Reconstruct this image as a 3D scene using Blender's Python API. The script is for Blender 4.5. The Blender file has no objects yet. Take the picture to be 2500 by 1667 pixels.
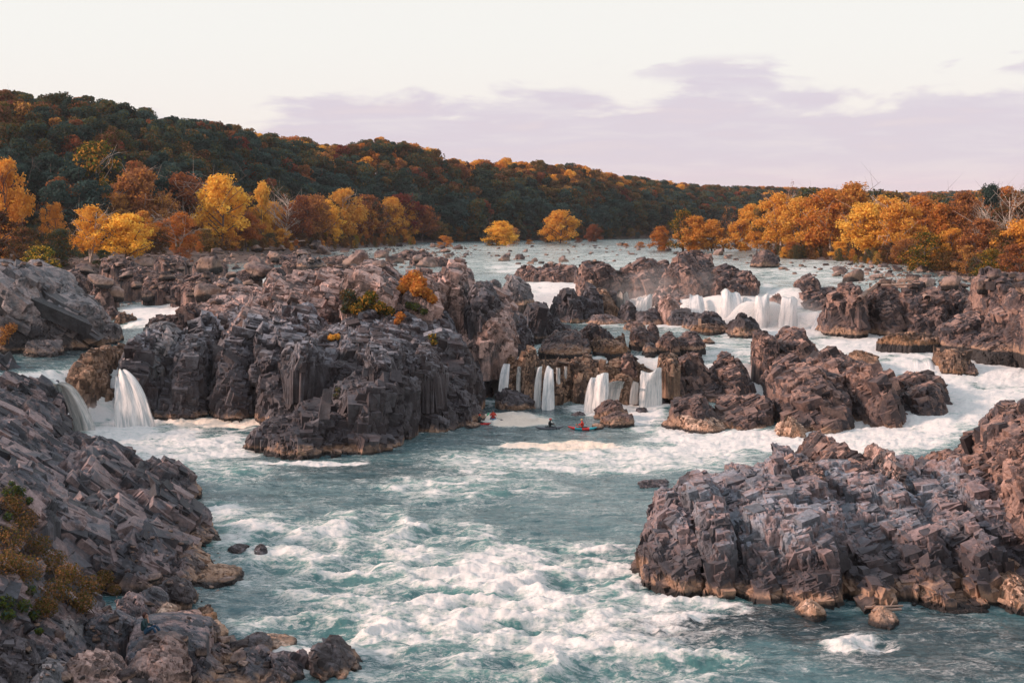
import bpy, math, random
import numpy as np
from mathutils import Vector, Matrix, Euler

# ------------------------------------------------------------------ camera, sky, sun
SC = bpy.context.scene
COL = SC.collection
F, CX, CY, HC, YH = 3472.0, 1250.0, 833.5, 19.5, 545.0
PITCH = math.atan((CY - YH) / F)
cam_d = bpy.data.cameras.new("camera"); cam = bpy.data.objects.new("camera", cam_d); COL.objects.link(cam)
cam_d.sensor_width = 36.0; cam_d.lens = F * 36.0 / 2500.0
cam_d.clip_start = 0.5; cam_d.clip_end = 20000.0
cam.location = (0, 0, HC); cam.rotation_euler = (math.pi / 2 - PITCH, 0, 0)
SC.camera = cam
SC.view_settings.view_transform = 'Standard'; SC.view_settings.look = 'None'
SC.view_settings.gamma = 1.0; SC.view_settings.use_curve_mapping = False
SC.view_settings.exposure = 0.14
SC.cycles.max_bounces = 6; SC.cycles.transparent_max_bounces = 12
SC.cycles.volume_bounces = 0; SC.cycles.caustics_reflective = False; SC.cycles.caustics_refractive = False
SC.cycles.use_denoising = True

SUN_EL, SUN_AZ = math.radians(24), math.radians(-97)      # azimuth from the view direction, negative = left
sun_d = bpy.data.lights.new("sun", 'SUN'); sun = bpy.data.objects.new("sun", sun_d); COL.objects.link(sun)
sun_d.energy = 4.3; sun_d.angle = math.radians(10); sun_d.color = (1.0, 0.68, 0.55)
sd = Vector((math.sin(SUN_AZ) * math.cos(SUN_EL), math.cos(SUN_AZ) * math.cos(SUN_EL), math.sin(SUN_EL)))
sun.rotation_euler = (-sd).to_track_quat('-Z', 'Y').to_euler()

def NT(nt, typ, **kw):
    n = nt.nodes.new(typ)
    for k, v in kw.items():
        if k.startswith('i_'):
            n.inputs[int(k[2:])].default_value = v
        else:
            setattr(n, k, v)
    return n
class G:                                                   # tiny node graph helper
    def __init__(s, nt): s.nt = nt
    def n(s, typ, **kw): return NT(s.nt, typ, **kw)
    def l(s, a, b): s.nt.links.new(a, b)
    def put(s, node, i, v):
        if v is None: return
        if hasattr(v, 'is_output') or isinstance(v, bpy.types.NodeSocket): s.l(v, node.inputs[i])
        else: node.inputs[i].default_value = v
    def m(s, op, a, b=None, c=None, clamp=False):
        q = s.n('ShaderNodeMath', operation=op); q.use_clamp = clamp
        s.put(q, 0, a); s.put(q, 1, b); s.put(q, 2, c); return q.outputs[0]
    def vm(s, op, a, b=None):
        q = s.n('ShaderNodeVectorMath', operation=op); s.put(q, 0, a); s.put(q, 1, b); return q.outputs[0]
    def step(s, x, lo, hi, t0=0.0, t1=1.0):
        q = s.n('ShaderNodeMapRange', interpolation_type='SMOOTHSTEP')
        s.put(q, 0, x); s.put(q, 1, lo); s.put(q, 2, hi); s.put(q, 3, t0); s.put(q, 4, t1); return q.outputs[0]
    def noise(s, vec, scale, detail=4.0, rough=0.55, dist=0.0):
        q = s.n('ShaderNodeTexNoise'); s.put(q, 'Vector', vec)
        q.inputs['Scale'].default_value = scale; q.inputs['Detail'].default_value = detail
        q.inputs['Roughness'].default_value = rough; q.inputs['Distortion'].default_value = dist
        return q.outputs[0]
    def mix(s, f, a, b, mode='MIX'):
        q = s.n('ShaderNodeMix', data_type='RGBA', blend_type=mode)
        s.put(q, 0, f); s.put(q, 6, (*a, 1) if isinstance(a, tuple) and len(a) == 3 else a)
        s.put(q, 7, (*b, 1) if isinstance(b, tuple) and len(b) == 3 else b); return q.outputs[2]
    def attr(s, name):
        q = s.n('ShaderNodeAttribute', attribute_name=name); return q

world = bpy.data.worlds.new("World"); SC.world = world; world.use_nodes = True
g = G(world.node_tree); world.node_tree.nodes.clear()
tc = g.n('ShaderNodeTexCoord'); sep = g.n('ShaderNodeSeparateXYZ'); g.l(tc.outputs['Generated'], sep.inputs[0])
X, Y, Z = sep.outputs
az = g.m('ARCTAN2', X, Y); el = g.m('ARCSINE', Z)
elc = g.m('MAXIMUM', el, 0.0)
cv = g.n('ShaderNodeCombineXYZ'); g.l(g.m('MULTIPLY', az, 11.0), cv.inputs[0]); g.l(g.m('MULTIPLY', elc, 36.0), cv.inputs[1])
n1 = g.noise(cv.outputs[0], 0.9, 7.0, 0.55, 0.2)
cv2 = g.n('ShaderNodeCombineXYZ'); g.l(g.m('MULTIPLY', az, 17.0), cv2.inputs[0]); g.l(g.m('MULTIPLY', elc, 120.0), cv2.inputs[1]); cv2.inputs[2].default_value = 4.2
n2 = g.noise(cv2.outputs[0], 0.8, 5.0, 0.55, 0.3)
# cloud bank: dense near the horizon, ragged top near 5.5 degrees
top = g.m('ADD', g.m('MULTIPLY_ADD', n1, 0.13, 0.004), g.step(az, -0.30, 0.0, 0.0, 0.022))
bank = g.step(g.m('SUBTRACT', top, elc), -0.004, 0.013)
body = g.step(n2, 0.30, 0.62, 0.62, 1.0)
cm = g.m('MULTIPLY', bank, body)
# a thin second streak above, towards the right
streak = g.m('MULTIPLY', g.step(g.m('ABSOLUTE', g.m('SUBTRACT', elc, 0.105)), 0.012, 0.002), g.step(n1, 0.47, 0.56))
streak = g.m('MULTIPLY', streak, g.step(az, 0.02, 0.14))
cm = g.m('MAXIMUM', cm, g.m('MULTIPLY', streak, 0.8))
low = g.step(elc, 0.0, 0.05)
cloud = g.mix(low, (0.86, 0.62, 0.66), (0.66, 0.58, 0.68))
cloud = g.mix(g.step(n2, 0.4, 0.75), cloud, (0.74, 0.64, 0.69))
clear = g.mix(g.step(elc, 0.02, 0.14), (0.90, 0.80, 0.76), (0.905, 0.880, 0.835))
clear = g.mix(g.step(elc, 0.25, 1.3), clear, (0.62, 0.70, 0.84))
skyc = g.mix(cm, clear, cloud)
nish = g.n('ShaderNodeTexSky', sky_type='NISHITA'); nish.sun_disc = False
nish.sun_elevation = SUN_EL; nish.sun_rotation = SUN_AZ
bg1 = g.n('ShaderNodeBackground'); g.l(skyc, bg1.inputs[0]); bg1.inputs[1].default_value = 0.89
bg2 = g.n('ShaderNodeBackground'); g.l(nish.outputs[0], bg2.inputs[0]); bg2.inputs[1].default_value = 0.012
add = g.n('ShaderNodeAddShader'); g.l(bg1.outputs[0], add.inputs[0]); g.l(bg2.outputs[0], add.inputs[1])
wo = g.n('ShaderNodeOutputWorld'); g.l(add.outputs[0], wo.inputs[0])

# ------------------------------------------------------------------ picture <-> place
cp, sp = math.cos(PITCH), math.sin(PITCH)
def ray(x, y):
    a, b = (x - CX) / F, (CY - y) / F
    return a, cp + b * sp, -sp + b * cp
def P(x, y, z):                                            # where the ray through (x, y) meets height z
    a, b, c = ray(x, y)
    t = (z - HC) / c
    return Vector((a * t, b * t, z))
def PD(x, y, d):                                           # the point of that ray at distance d along Y
    a, b, c = ray(x, y); t = d / b
    return Vector((a * t, d, HC + c * t))
def proj(X, Y, Z):
    zz = Z - HC
    dep = Y * cp - zz * sp; up = Y * sp + zz * cp
    return CX + F * X / dep, CY - F * up / dep

# ------------------------------------------------------------------ numpy noise
def h3(ix, iy, iz, seed):
    n = (ix.astype(np.int64) * 374761393 + iy.astype(np.int64) * 668265263 + iz.astype(np.int64) * 2147483647 + seed * 974634777) & 0xFFFFFFFF
    n = ((n ^ (n >> 13)) * 1274126177) & 0xFFFFFFFF
    n = ((n ^ (n >> 16)) * 2246822519) & 0xFFFFFFFF
    return ((n ^ (n >> 15)) & 0xFFFFFF).astype(np.float64) / 16777216.0
def vnoise(p, seed):
    b = np.floor(p); f = p - b; f = f * f * (3 - 2 * f); i = b.astype(np.int64); r = 0
    for dx in (0, 1):
        wx = f[:, 0] if dx else 1 - f[:, 0]
        for dy in (0, 1):
            wy = f[:, 1] if dy else 1 - f[:, 1]
            for dz in (0, 1):
                wz = f[:, 2] if dz else 1 - f[:, 2]
                r = r + wx * wy * wz * h3(i[:, 0] + dx, i[:, 1] + dy, i[:, 2] + dz, seed)
    return r * 2 - 1
def fbm(p, seed, oct=4, gain=0.5):
    r = 0; a = 1.0; q = p.copy()
    for k in range(oct):
        r = r + a * vnoise(q, seed + k * 17); q = q * 2.03 + 11.7; a *= gain
    return r
def facet(p, nr, size, seed, R, stretch, tilt=0.28):       # each cell pulls the surface onto its own flat joint plane
    st = size * np.array(stretch)
    q = (p @ R) / st
    b = np.floor(q - 0.5).astype(np.int64)
    f1 = np.full(len(q), 9.0); f2 = f1.copy(); ci = np.zeros((len(q), 3), np.int64); fx = np.zeros_like(q)
    for dx in (0, 1):
        for dy in (0, 1):
            for dz in (0, 1):
                c = b + np.array([dx, dy, dz])
                ft = c + 0.5 + np.stack([h3(c[:, 0], c[:, 1], c[:, 2], seed + k) - 0.5 for k in (1, 2, 3)], 1) * 0.85
                d = np.abs(q - ft); d = np.maximum(d.max(1), 0.62 * d.sum(1))
                near = d < f1
                f2 = np.where(near, f1, np.minimum(f2, d))
                f1 = np.where(near, d, f1); ci[near] = c[near]; fx[near] = ft[near]
    rnd = h3(ci[:, 0], ci[:, 1], ci[:, 2], seed + 4)
    gr = np.stack([h3(ci[:, 0], ci[:, 1], ci[:, 2], seed + 5 + k) - 0.5 for k in range(3)], 1)
    nl = nr @ R; ax = np.abs(nl * np.array([1.0, 1.0, 1.15])).argmax(1)
    a = gr * tilt * 2; a[np.arange(len(a)), ax] = np.where(nl[np.arange(len(a)), ax] < 0, -1, 1)
    a /= np.linalg.norm(a, axis=1)[:, None]
    s_ = (((fx - q) * st) * a).sum(1); lim = 0.30 * size; s_ = lim * np.tanh(s_ / lim)
    gv = np.clip((f2 - f1) / 0.09, 0, 1); gv = gv * gv * (3 - 2 * gv)
    return (a * s_[:, None]) @ R.T, gv, rnd

# ------------------------------------------------------------------ objects
def mesh(name, V, Fc, mats=(), smooth=True, attrs=None, midx=None):
    me = bpy.data.meshes.new(name); V = np.asarray(V, np.float32); Fc = np.asarray(Fc, np.int32)
    me.vertices.add(len(V)); me.vertices.foreach_set('co', V.ravel())
    k = Fc.shape[1]; me.loops.add(Fc.size); me.loops.foreach_set('vertex_index', Fc.ravel())
    me.polygons.add(len(Fc)); me.polygons.foreach_set('loop_start', np.arange(0, Fc.size, k, dtype=np.int32))
    me.polygons.foreach_set('loop_total', np.full(len(Fc), k, np.int32))
    if midx is not None: me.polygons.foreach_set('material_index', np.asarray(midx, np.int32))
    me.update(calc_edges=True)
    me.polygons.foreach_set('use_smooth', np.full(len(Fc), smooth, bool))
    for nm, a in (attrs or {}).items():
        at = me.attributes.new(nm, 'FLOAT', 'POINT'); at.data.foreach_set('value', np.asarray(a, np.float32))
    for m_ in mats: me.materials.append(m_)
    return me
def link(name, me, parent=None, loc=None):
    o = bpy.data.objects.new(name, me); COL.objects.link(o)
    if parent is not None: o.parent = parent
    if loc is not None: o.location = loc
    return o
def tag(o, label=None, cat=None, group=None, kind=None):
    if label: o['label'] = label
    if cat: o['category'] = cat
    if group: o['group'] = group
    if kind: o['kind'] = kind
    return o
def thing(name, label, cat, loc, group=None, rz=0.0):
    o = bpy.data.objects.new(name, None); COL.objects.link(o); o.location = loc; o.rotation_euler = (0, 0, rz)
    o.empty_display_size = 0.3
    return tag(o, label, cat, group)
def grid_faces(nu, nv, wrap=False):
    i = np.arange(nu if wrap else nu - 1); j = np.arange(nv - 1)
    a, b = np.meshgrid(i, j, indexing='ij'); a = a.ravel(); b = b.ravel(); a2 = (a + 1) % nu
    return np.stack([a * nv + b, a2 * nv + b, a2 * nv + b + 1, a * nv + b + 1], 1)
def vnormals(V, Q):
    N = np.zeros_like(V)
    n = np.cross(V[Q[:, 2]] - V[Q[:, 0]], V[Q[:, 3]] - V[Q[:, 1]])
    for k in range(4):
        for c in range(3): N[:, c] += np.bincount(Q[:, k], n[:, c], len(V))
    L = np.linalg.norm(N, axis=1); L[L == 0] = 1
    return N / L[:, None]
ORD = ['first', 'second', 'third', 'fourth', 'fifth', 'sixth', 'seventh', 'eighth', 'ninth', 'tenth', 'eleventh', 'twelfth',
       'thirteenth', 'fourteenth', 'fifteenth', 'sixteenth', 'seventeenth', 'eighteenth', 'nineteenth', 'twentieth']
_o9 = ORD[:9]
for _a, _b in (('twenty', 'thirtieth'), ('thirty', 'fortieth'), ('forty', 'fiftieth'), ('fifty', 'sixtieth'), ('sixty', 'seventieth'), ('seventy', 'eightieth')):
    ORD += [_a + '-' + k for k in _o9] + [_b]

# ------------------------------------------------------------------ materials
def newmat(name):
    m_ = bpy.data.materials.new(name); m_.use_nodes = True; m_.node_tree.nodes.clear(); return m_, G(m_.node_tree)
def finish(gm, sh, disp=None):
    o = gm.n('ShaderNodeOutputMaterial'); gm.l(sh, o.inputs[0])

def rock_mat(name, ca, cb, cc, tan=(0.40, 0.25, 0.17), dark=0.4, lichen=0.35, inst=False, dh=(4.2, 2.0)):
    m_, gm = newmat(name)
    geo = gm.n('ShaderNodeNewGeometry'); pos = geo.outputs['Position']
    if inst:
        tcn = gm.n('ShaderNodeTexCoord'); oi = gm.n('ShaderNodeObjectInfo')
        rnd = oi.outputs['Random']; tint = rnd
        pos2 = pos
        wl = gm.attr('wl').outputs['Fac']
    else:
        tint = gm.attr('tint').outputs['Fac']; wl = gm.attr('wl').outputs['Fac']; pos2 = pos
    nb = gm.noise(pos2, 0.16, 5, 0.6, 0.4)
    nm = gm.noise(pos2, 0.9, 7, 0.65, 0.3)
    nf = gm.noise(pos2, 4.5, 8, 0.7)
    strm = gm.n('ShaderNodeMapping'); gm.l(pos2, strm.inputs[0]); strm.inputs['Scale'].default_value = (1.6, 1.6, 0.25)
    ns = gm.noise(strm.outputs[0], 1.0, 6, 0.65, 0.5)
    c = gm.mix(gm.step(nb, 0.40, 0.60), ca, cb)
    c = gm.mix(gm.m('MULTIPLY', gm.step(gm.m('ADD', nm, gm.m('MULTIPLY', tint, 0.35)), 0.58, 0.80), 0.9), c, cc)
    c = gm.mix(gm.m('MULTIPLY', gm.step(ns, 0.56, 0.72), 0.35), c, (0.22, 0.12, 0.075))
    k = gm.m('MULTIPLY', gm.step(nf, 0.3, 0.7, 0.6, 1.35), gm.step(tint, 0.0, 1.0, 0.30, 1.38))
    k = gm.m('MULTIPLY', k, gm.step(nm, 0.3, 0.7, 0.72, 1.22))
    vv = gm.n('ShaderNodeCombineXYZ'); [gm.l(k, vv.inputs[i]) for i in range(3)]
    c = gm.mix(1.0, c, vv.outputs[0], 'MULTIPLY')
    lc = gm.m('MULTIPLY', gm.step(gm.noise(pos2, 7.0, 5, 0.75), 0.60, 0.68), lichen)
    c = gm.mix(gm.m('MULTIPLY', lc, gm.step(nb, 0.45, 0.6)), c, (0.36, 0.34, 0.33))
    # waterline: wet foot, bleached tan band, dark stain above, painted shade on gorge rock
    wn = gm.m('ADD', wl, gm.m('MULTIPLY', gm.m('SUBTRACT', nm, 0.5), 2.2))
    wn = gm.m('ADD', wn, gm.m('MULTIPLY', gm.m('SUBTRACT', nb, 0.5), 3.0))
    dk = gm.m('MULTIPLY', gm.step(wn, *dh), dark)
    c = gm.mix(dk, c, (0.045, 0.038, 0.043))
    tn = gm.m('MULTIPLY', gm.m('MULTIPLY', gm.step(wn, 1.05, 0.45), gm.step(nf, 0.3, 0.6, 0.35, 1.0)), gm.step(gm.m('ADD', gm.noise(pos2, 0.33, 3, .5), gm.m('MULTIPLY', tint, .25)), 0.44, 0.60, 0.15, 1.0))
    c = gm.mix(tn, c, tan)
    c = gm.mix(gm.step(gm.m('ADD', wl, gm.m('MULTIPLY', nf, 0.3)), 0.62, 0.36), c, (0.03, 0.026, 0.026))
    bs = gm.n('ShaderNodeBsdfPrincipled'); gm.l(c, bs.inputs['Base Color'])
    gm.l(gm.step(nf, 0.3, 0.7, 0.55, 0.85), bs.inputs['Roughness']); bs.inputs['Specular IOR Level'].default_value = 0.35
    h = gm.m('MULTIPLY', nf, 0.07)
    for sc3, am, rt3 in (((0.9, 0.9, 0.5), 0.55, (0.3, 0.5, 0.2)), ((2.6, 2.6, 1.5), 0.16, (0.2, 0.7, 0.4))):
        mp = gm.n('ShaderNodeMapping'); gm.l(pos2, mp.inputs[0]); mp.inputs['Scale'].default_value = sc3; mp.inputs['Rotation'].default_value = rt3
        vo = gm.n('ShaderNodeTexVoronoi', feature='F1'); gm.l(mp.outputs[0], vo.inputs['Vector']); vo.inputs['Scale'].default_value = 1.0
        dt = gm.n('ShaderNodeVectorMath', operation='DOT_PRODUCT')
        gm.l(gm.vm('SUBTRACT', vo.outputs['Color'], (0.5, 0.5, 0.5)), dt.inputs[0]); gm.l(gm.vm('SUBTRACT', mp.outputs[0], vo.outputs['Position']), dt.inputs[1])
        h = gm.m('ADD', h, gm.m('MULTIPLY', dt.outputs['Value'], am))
    bp = gm.n('ShaderNodeBump'); bp.inputs['Strength'].default_value = 1.0; bp.inputs['Distance'].default_value = 1.0
    gm.l(h, bp.inputs['Height']); gm.l(bp.outputs[0], bs.inputs['Normal'])
    finish(gm, bs.outputs[0]); return m_
M = {}
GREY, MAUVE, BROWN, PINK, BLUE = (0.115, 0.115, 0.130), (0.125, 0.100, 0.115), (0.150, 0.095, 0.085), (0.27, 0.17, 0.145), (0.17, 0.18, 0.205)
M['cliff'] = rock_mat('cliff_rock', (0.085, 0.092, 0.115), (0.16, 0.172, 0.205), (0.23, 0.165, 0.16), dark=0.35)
M['gorge'] = rock_mat('gorge_rock', (0.060, 0.060, 0.077), (0.13, 0.088, 0.090), (0.22, 0.22, 0.245), dark=0.78, dh=(10.5, 4.5))  # dark runs high: shade of the island's lower front put into the colour
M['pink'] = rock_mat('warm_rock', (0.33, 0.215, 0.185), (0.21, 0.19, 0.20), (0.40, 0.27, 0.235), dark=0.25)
M['brown'] = rock_mat('brown_rock', (0.135, 0.095, 0.094), (0.095, 0.082, 0.095), (0.25, 0.155, 0.125), dark=0.5)
M['blue'] = rock_mat('blue_rock', (0.20, 0.19, 0.222), (0.37, 0.41, 0.48), (0.20, 0.14, 0.135), dark=0.8, lichen=0.5, dh=(3.4, 1.4))
M['smooth'] = rock_mat('pale_rock', (0.20, 0.205, 0.225), (0.15, 0.155, 0.17), (0.24, 0.20, 0.195), dark=0.5)
M['wall'] = rock_mat('tan_rock', (0.23, 0.135, 0.085), (0.14, 0.09, 0.07), (0.30, 0.19, 0.13), tan=(0.27, 0.15, 0.08), dark=0.2)
M['dark'] = rock_mat('dark_rock', (0.055, 0.048, 0.058), (0.085, 0.068, 0.07), (0.11, 0.10, 0.11), dark=0.3)
M['tan'] = rock_mat('bleached_rock', (0.42, 0.27, 0.19), (0.30, 0.20, 0.15), (0.50, 0.35, 0.27), dark=0.0)
M['fallen'] = rock_mat('boulder_rock', (0.085, 0.066, 0.074), (0.14, 0.10, 0.102), (0.24, 0.17, 0.145), tan=(0.30, 0.2, 0.15), dark=0.0, inst=True)

# ------------------------------------------------------------------ water level and ground height
WC = [(700,1400,0),(900,1600,0),(1200,1500,0),(1300,1300,0),(900,1250,0),(1500,1150,0),(1700,1120,0.1),(1350,1050,0),(1250,1020,0),(1600,1040,0),
 (700,1160,0),(500,1110,0),(300,1070,0),(450,1040,0),(230,1055,0),(2000,1580,0),(2400,1600,0),(1600,1600,0),(600,1300,0),(1430,1005,0),(1550,1015,0),
 (1340,1003,0),(1230,1005,0),(1640,1010,.2),(1950,1095,.3),(2150,1060,.8),(2330,1010,1.6),(2450,955,2.5),(2300,940,2.9),(2480,890,3.6),(2200,870,4.2),
 (2050,830,4.7),(1900,805,5),(1225,972,0),(1265,972,0),(1305,972,0),(1345,972,0),(1385,972,0),(1425,972,0),(1465,974,0),(1510,978,0),(1550,980,0),(1590,984,0),(1240,868,4.5),(1275,866,4.5),(1310,866,4.5),(1350,866,4.5),(1390,866,4.5),(1430,866,4.5),(1470,866,4.6),(1510,864,4.6),(1555,866,4.5),(1600,868,4.5),(1650,850,4.7),(1800,850,4.6),(1700,830,4.8),(1790,880,3.8),(1830,930,2),
 (1780,985,.6),(1300,780,5.2),(1450,800,5.1),(1600,790,5.1),(1400,840,4.8),(1550,775,5.3),(1700,790,5.2),(1850,800,5.1),(1960,803,5),(1350,750,6),
 (1310,715,8),(1330,690,9.4),(1250,665,10),(1500,690,9.6),(1570,735,7),(1620,715,8.8),(1700,725,8.4),(1780,720,8.9),(1860,735,8.5),(1950,700,10),(1850,690,10.1),(1750,695,9.9),(1620,690,10),(1980,760,7),
 (1200,630,10.3),(1500,615,10.6),(1900,640,10.4),(2100,650,10.4),(1300,600,11),(1600,597,11.2),(1000,605,11),(800,640,10.2),(650,690,9.3),(560,735,8.3),
 (470,752,7.8),(400,760,7.3),(330,785,6.6),(300,805,5.6),(230,830,5.4),(130,850,5.3),(90,880,5.2),(1900,608,11),(1400,590,11.4),(1100,590,11.3),(2300,680,10.4),(0,900,5.2),(2500,1500,0),(2500,1667,0),(900,1667,0)]
WP = np.array([[*P(a, b, c)[:2], c] for a, b, c in WC]); WP = np.vstack([WP, [[0, 600, 11.5], [150, 700, 11.5], [-40, 600, 11.5], [0, 1200, 11.5], [0, 20, -.0], [-60, 0, 0], [60, 20, 0]]])
def level(X, Y):
    X = np.atleast_1d(np.asarray(X, float)); Y = np.atleast_1d(np.asarray(Y, float)); out = np.zeros(len(X))
    for s in range(0, len(X), 20000):
        d2 = (X[s:s + 20000, None] - WP[None, :, 0]) ** 2 + (Y[s:s + 20000, None] - WP[None, :, 1]) ** 2 + 1.5
        d2 /= (0.35 + 0.65 * (Y[s:s + 20000, None] / 150.0)) ** 2
        w = d2 ** -2.0
        out[s:s + 20000] = (w * WP[None, :, 2]).sum(1) / w.sum(1)
    return out
def poly_px(pts): return np.array([P(*p)[:2] for p in pts])
def seg_dist(X, Y, pl):
    best = np.full(len(X), 1e9)
    for (ax, ay), (bx, by) in zip(pl[:-1], pl[1:]):
        dx, dy = bx - ax, by - ay; t = np.clip(((X - ax) * dx + (Y - ay) * dy) / (dx * dx + dy * dy), 0, 1)
        best = np.minimum(best, np.hypot(X - ax - t * dx, Y - ay - t * dy))
    return best
def inside(X, Y, pl):
    c = np.zeros(len(X), bool)
    for (ax, ay), (bx, by) in zip(pl, np.roll(pl, -1, 0)):
        cond = ((ay > Y) != (by > Y)) & (X < (bx - ax) * (Y - ay) / (by - ay + 1e-12) + ax); c ^= cond
    return c
LEFT_SHORE = poly_px([(-20,1000,3),(60,900,5.2),(-30,800,6.5),(200,720,9),(300,690,9.6),(420,665,10),(620,640,10.5),(760,622,10.7),(900,608,10.9),(1000,600,11),(1060,594,11.2)])
LEFT_SHORE = np.vstack([[[-26, 60], [-30, 100]], LEFT_SHORE, [[-20, 640], [0, 680], [40, 745], [120, 860], [240, 1100], [3000, 2600], [3000, 6000], [-4000, 6000], [-4000, 60]]])
RIGHT_SHORE = poly_px([(2700,1300,3),(2600,880,4.5),(2470,760,8.5),(2440,700,10.2),(2330,672,10.4),(2180,652,10.5),(2020,636,10.6),(1900,622,10.8),(1835,612,11)])
RIGHT_SHORE = np.vstack([[[70, 60]], RIGHT_SHORE, [[78, 480], [140, 700], [330, 800], [3000, 2000], [3000, 60]]])
def ground(X, Y, L=None):
    X = np.atleast_1d(np.asarray(X, float)); Y = np.atleast_1d(np.asarray(Y, float))
    L = level(X, Y) if L is None else L
    g_ = L - 1.6
    p3 = np.stack([X * 0.08, Y * 0.08, X * 0], 1); nz = fbm(p3, 5, 3)
    for pl, hi in ((LEFT_SHORE, 4.5), (RIGHT_SHORE, 3.0)):
        d = seg_dist(X, Y, np.vstack([pl, pl[:1]])); ins = inside(X, Y, pl)
        h = np.where(ins, -0.4 + np.minimum(d * 0.09, hi) + 0.5 * nz * np.minimum(d * 0.1, 1), -1.6 * np.clip(d / 4, 0.25, 1))
        g_ = np.maximum(g_, L + h)
    return g_
MD = np.arange(58, 1000, 1.2)
def PS(x, y):                                              # the place that pixel shows on water or bank
    a, b, c = ray(x, y); X_ = a / b * MD; Z_ = HC + c / b * MD
    g_ = np.maximum(level(X_, MD), ground(X_, MD)); hit = np.nonzero(Z_ <= g_)[0]
    d = MD[hit[0]] if len(hit) else 900.0
    return PD(x, y, d)

# ------------------------------------------------------------------ water materials
def water_mat():
    m_, gm = newmat('river_water')
    pos = gm.n('ShaderNodeNewGeometry').outputs['Position']
    foam = gm.attr('foam').outputs['Fac']; deep = gm.attr('deep').outputs['Fac']
    mp = gm.n('ShaderNodeMapping'); gm.l(pos, mp.inputs[0]); mp.inputs['Scale'].default_value = (0.55, 1.0, 1.0)
    ms = gm.n('ShaderNodeMapping'); gm.l(pos, ms.inputs[0]); ms.inputs['Scale'].default_value = (0.22, 1.15, 1.0); ms.inputs['Rotation'].default_value = (0, 0, -0.25)
    a0 = gm.noise(mp.outputs[0], 0.60, 12, 0.70, 1.6); as_ = gm.noise(ms.outputs[0], 0.75, 10, 0.70, 1.0)
    a = gm.m('ADD', gm.m('MULTIPLY', a0, 0.55), gm.m('MULTIPLY', as_, 0.45))
    b = gm.noise(mp.outputs[0], 2.9, 8, 0.75, 1.2)
    n_ = gm.m('ADD', gm.m('MULTIPLY', a, 0.72), gm.m('MULTIPLY', b, 0.28))
    x = gm.m('ADD', gm.m('MULTIPLY', foam, 1.0), gm.m('MULTIPLY', gm.m('SUBTRACT', n_, 0.5), 5.0))
    mk = gm.step(x, 0.22, 0.98)
    rdg = gm.m('ABSOLUTE', gm.m('SUBTRACT', a, 0.5))
    lace = gm.m('MULTIPLY', gm.step(rdg, 0.035, 0.0), gm.step(foam, 0.02, 0.3, 0.0, 0.65))
    mk = gm.m('MAXIMUM', mk, gm.m('MULTIPLY', lace, gm.step(b, 0.4, 0.6)))
    c = gm.mix(gm.step(a, 0.3, 0.7), (0.022, 0.075, 0.092), (0.075, 0.165, 0.180))
    c = gm.mix(gm.step(foam, 0.1, 0.7), c, (0.085, 0.215, 0.205))
    c = gm.mix(deep, c, (0.012, 0.035, 0.045))  # darkened water, with the crag's reflection painted in
    foamc = gm.mix(gm.attr('scum').outputs['Fac'], (0.74, 0.72, 0.70), (0.82, 0.70, 0.58))
    foamc = gm.mix(gm.m('MULTIPLY', gm.step(gm.noise(mp.outputs[0], 1.5, 9, .7, 1.5), 0.50, 0.72), gm.step(gm.attr('scum').outputs['Fac'], 1.0, 0.0)), foamc, (0.42, 0.52, 0.49))
    c = gm.mix(mk, c, foamc)
    bs = gm.n('ShaderNodeBsdfPrincipled'); gm.l(c, bs.inputs['Base Color']); gm.l(gm.m('MULTIPLY_ADD', mk, 0.6, 0.10), bs.inputs['Roughness'])
    bs.inputs['IOR'].default_value = 1.33
    r1 = gm.n('ShaderNodeMapping'); gm.l(pos, r1.inputs[0]); r1.inputs['Scale'].default_value = (0.7, 1.3, 1.0)
    w1 = gm.noise(r1.outputs[0], 1.4, 5, 0.6, 0.6)
    h = gm.m('ADD', gm.m('MULTIPLY', w1, 0.22), gm.m('MULTIPLY', n_, gm.m('MULTIPLY_ADD', foam, 0.22, 0.05)))
    bp = gm.n('ShaderNodeBump'); bp.inputs['Strength'].default_value = 0.8; bp.inputs['Distance'].default_value = 0.9
    gm.l(h, bp.inputs['Height']); gm.l(bp.outputs[0], bs.inputs['Normal'])
    finish(gm, bs.outputs[0]); return m_
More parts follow.
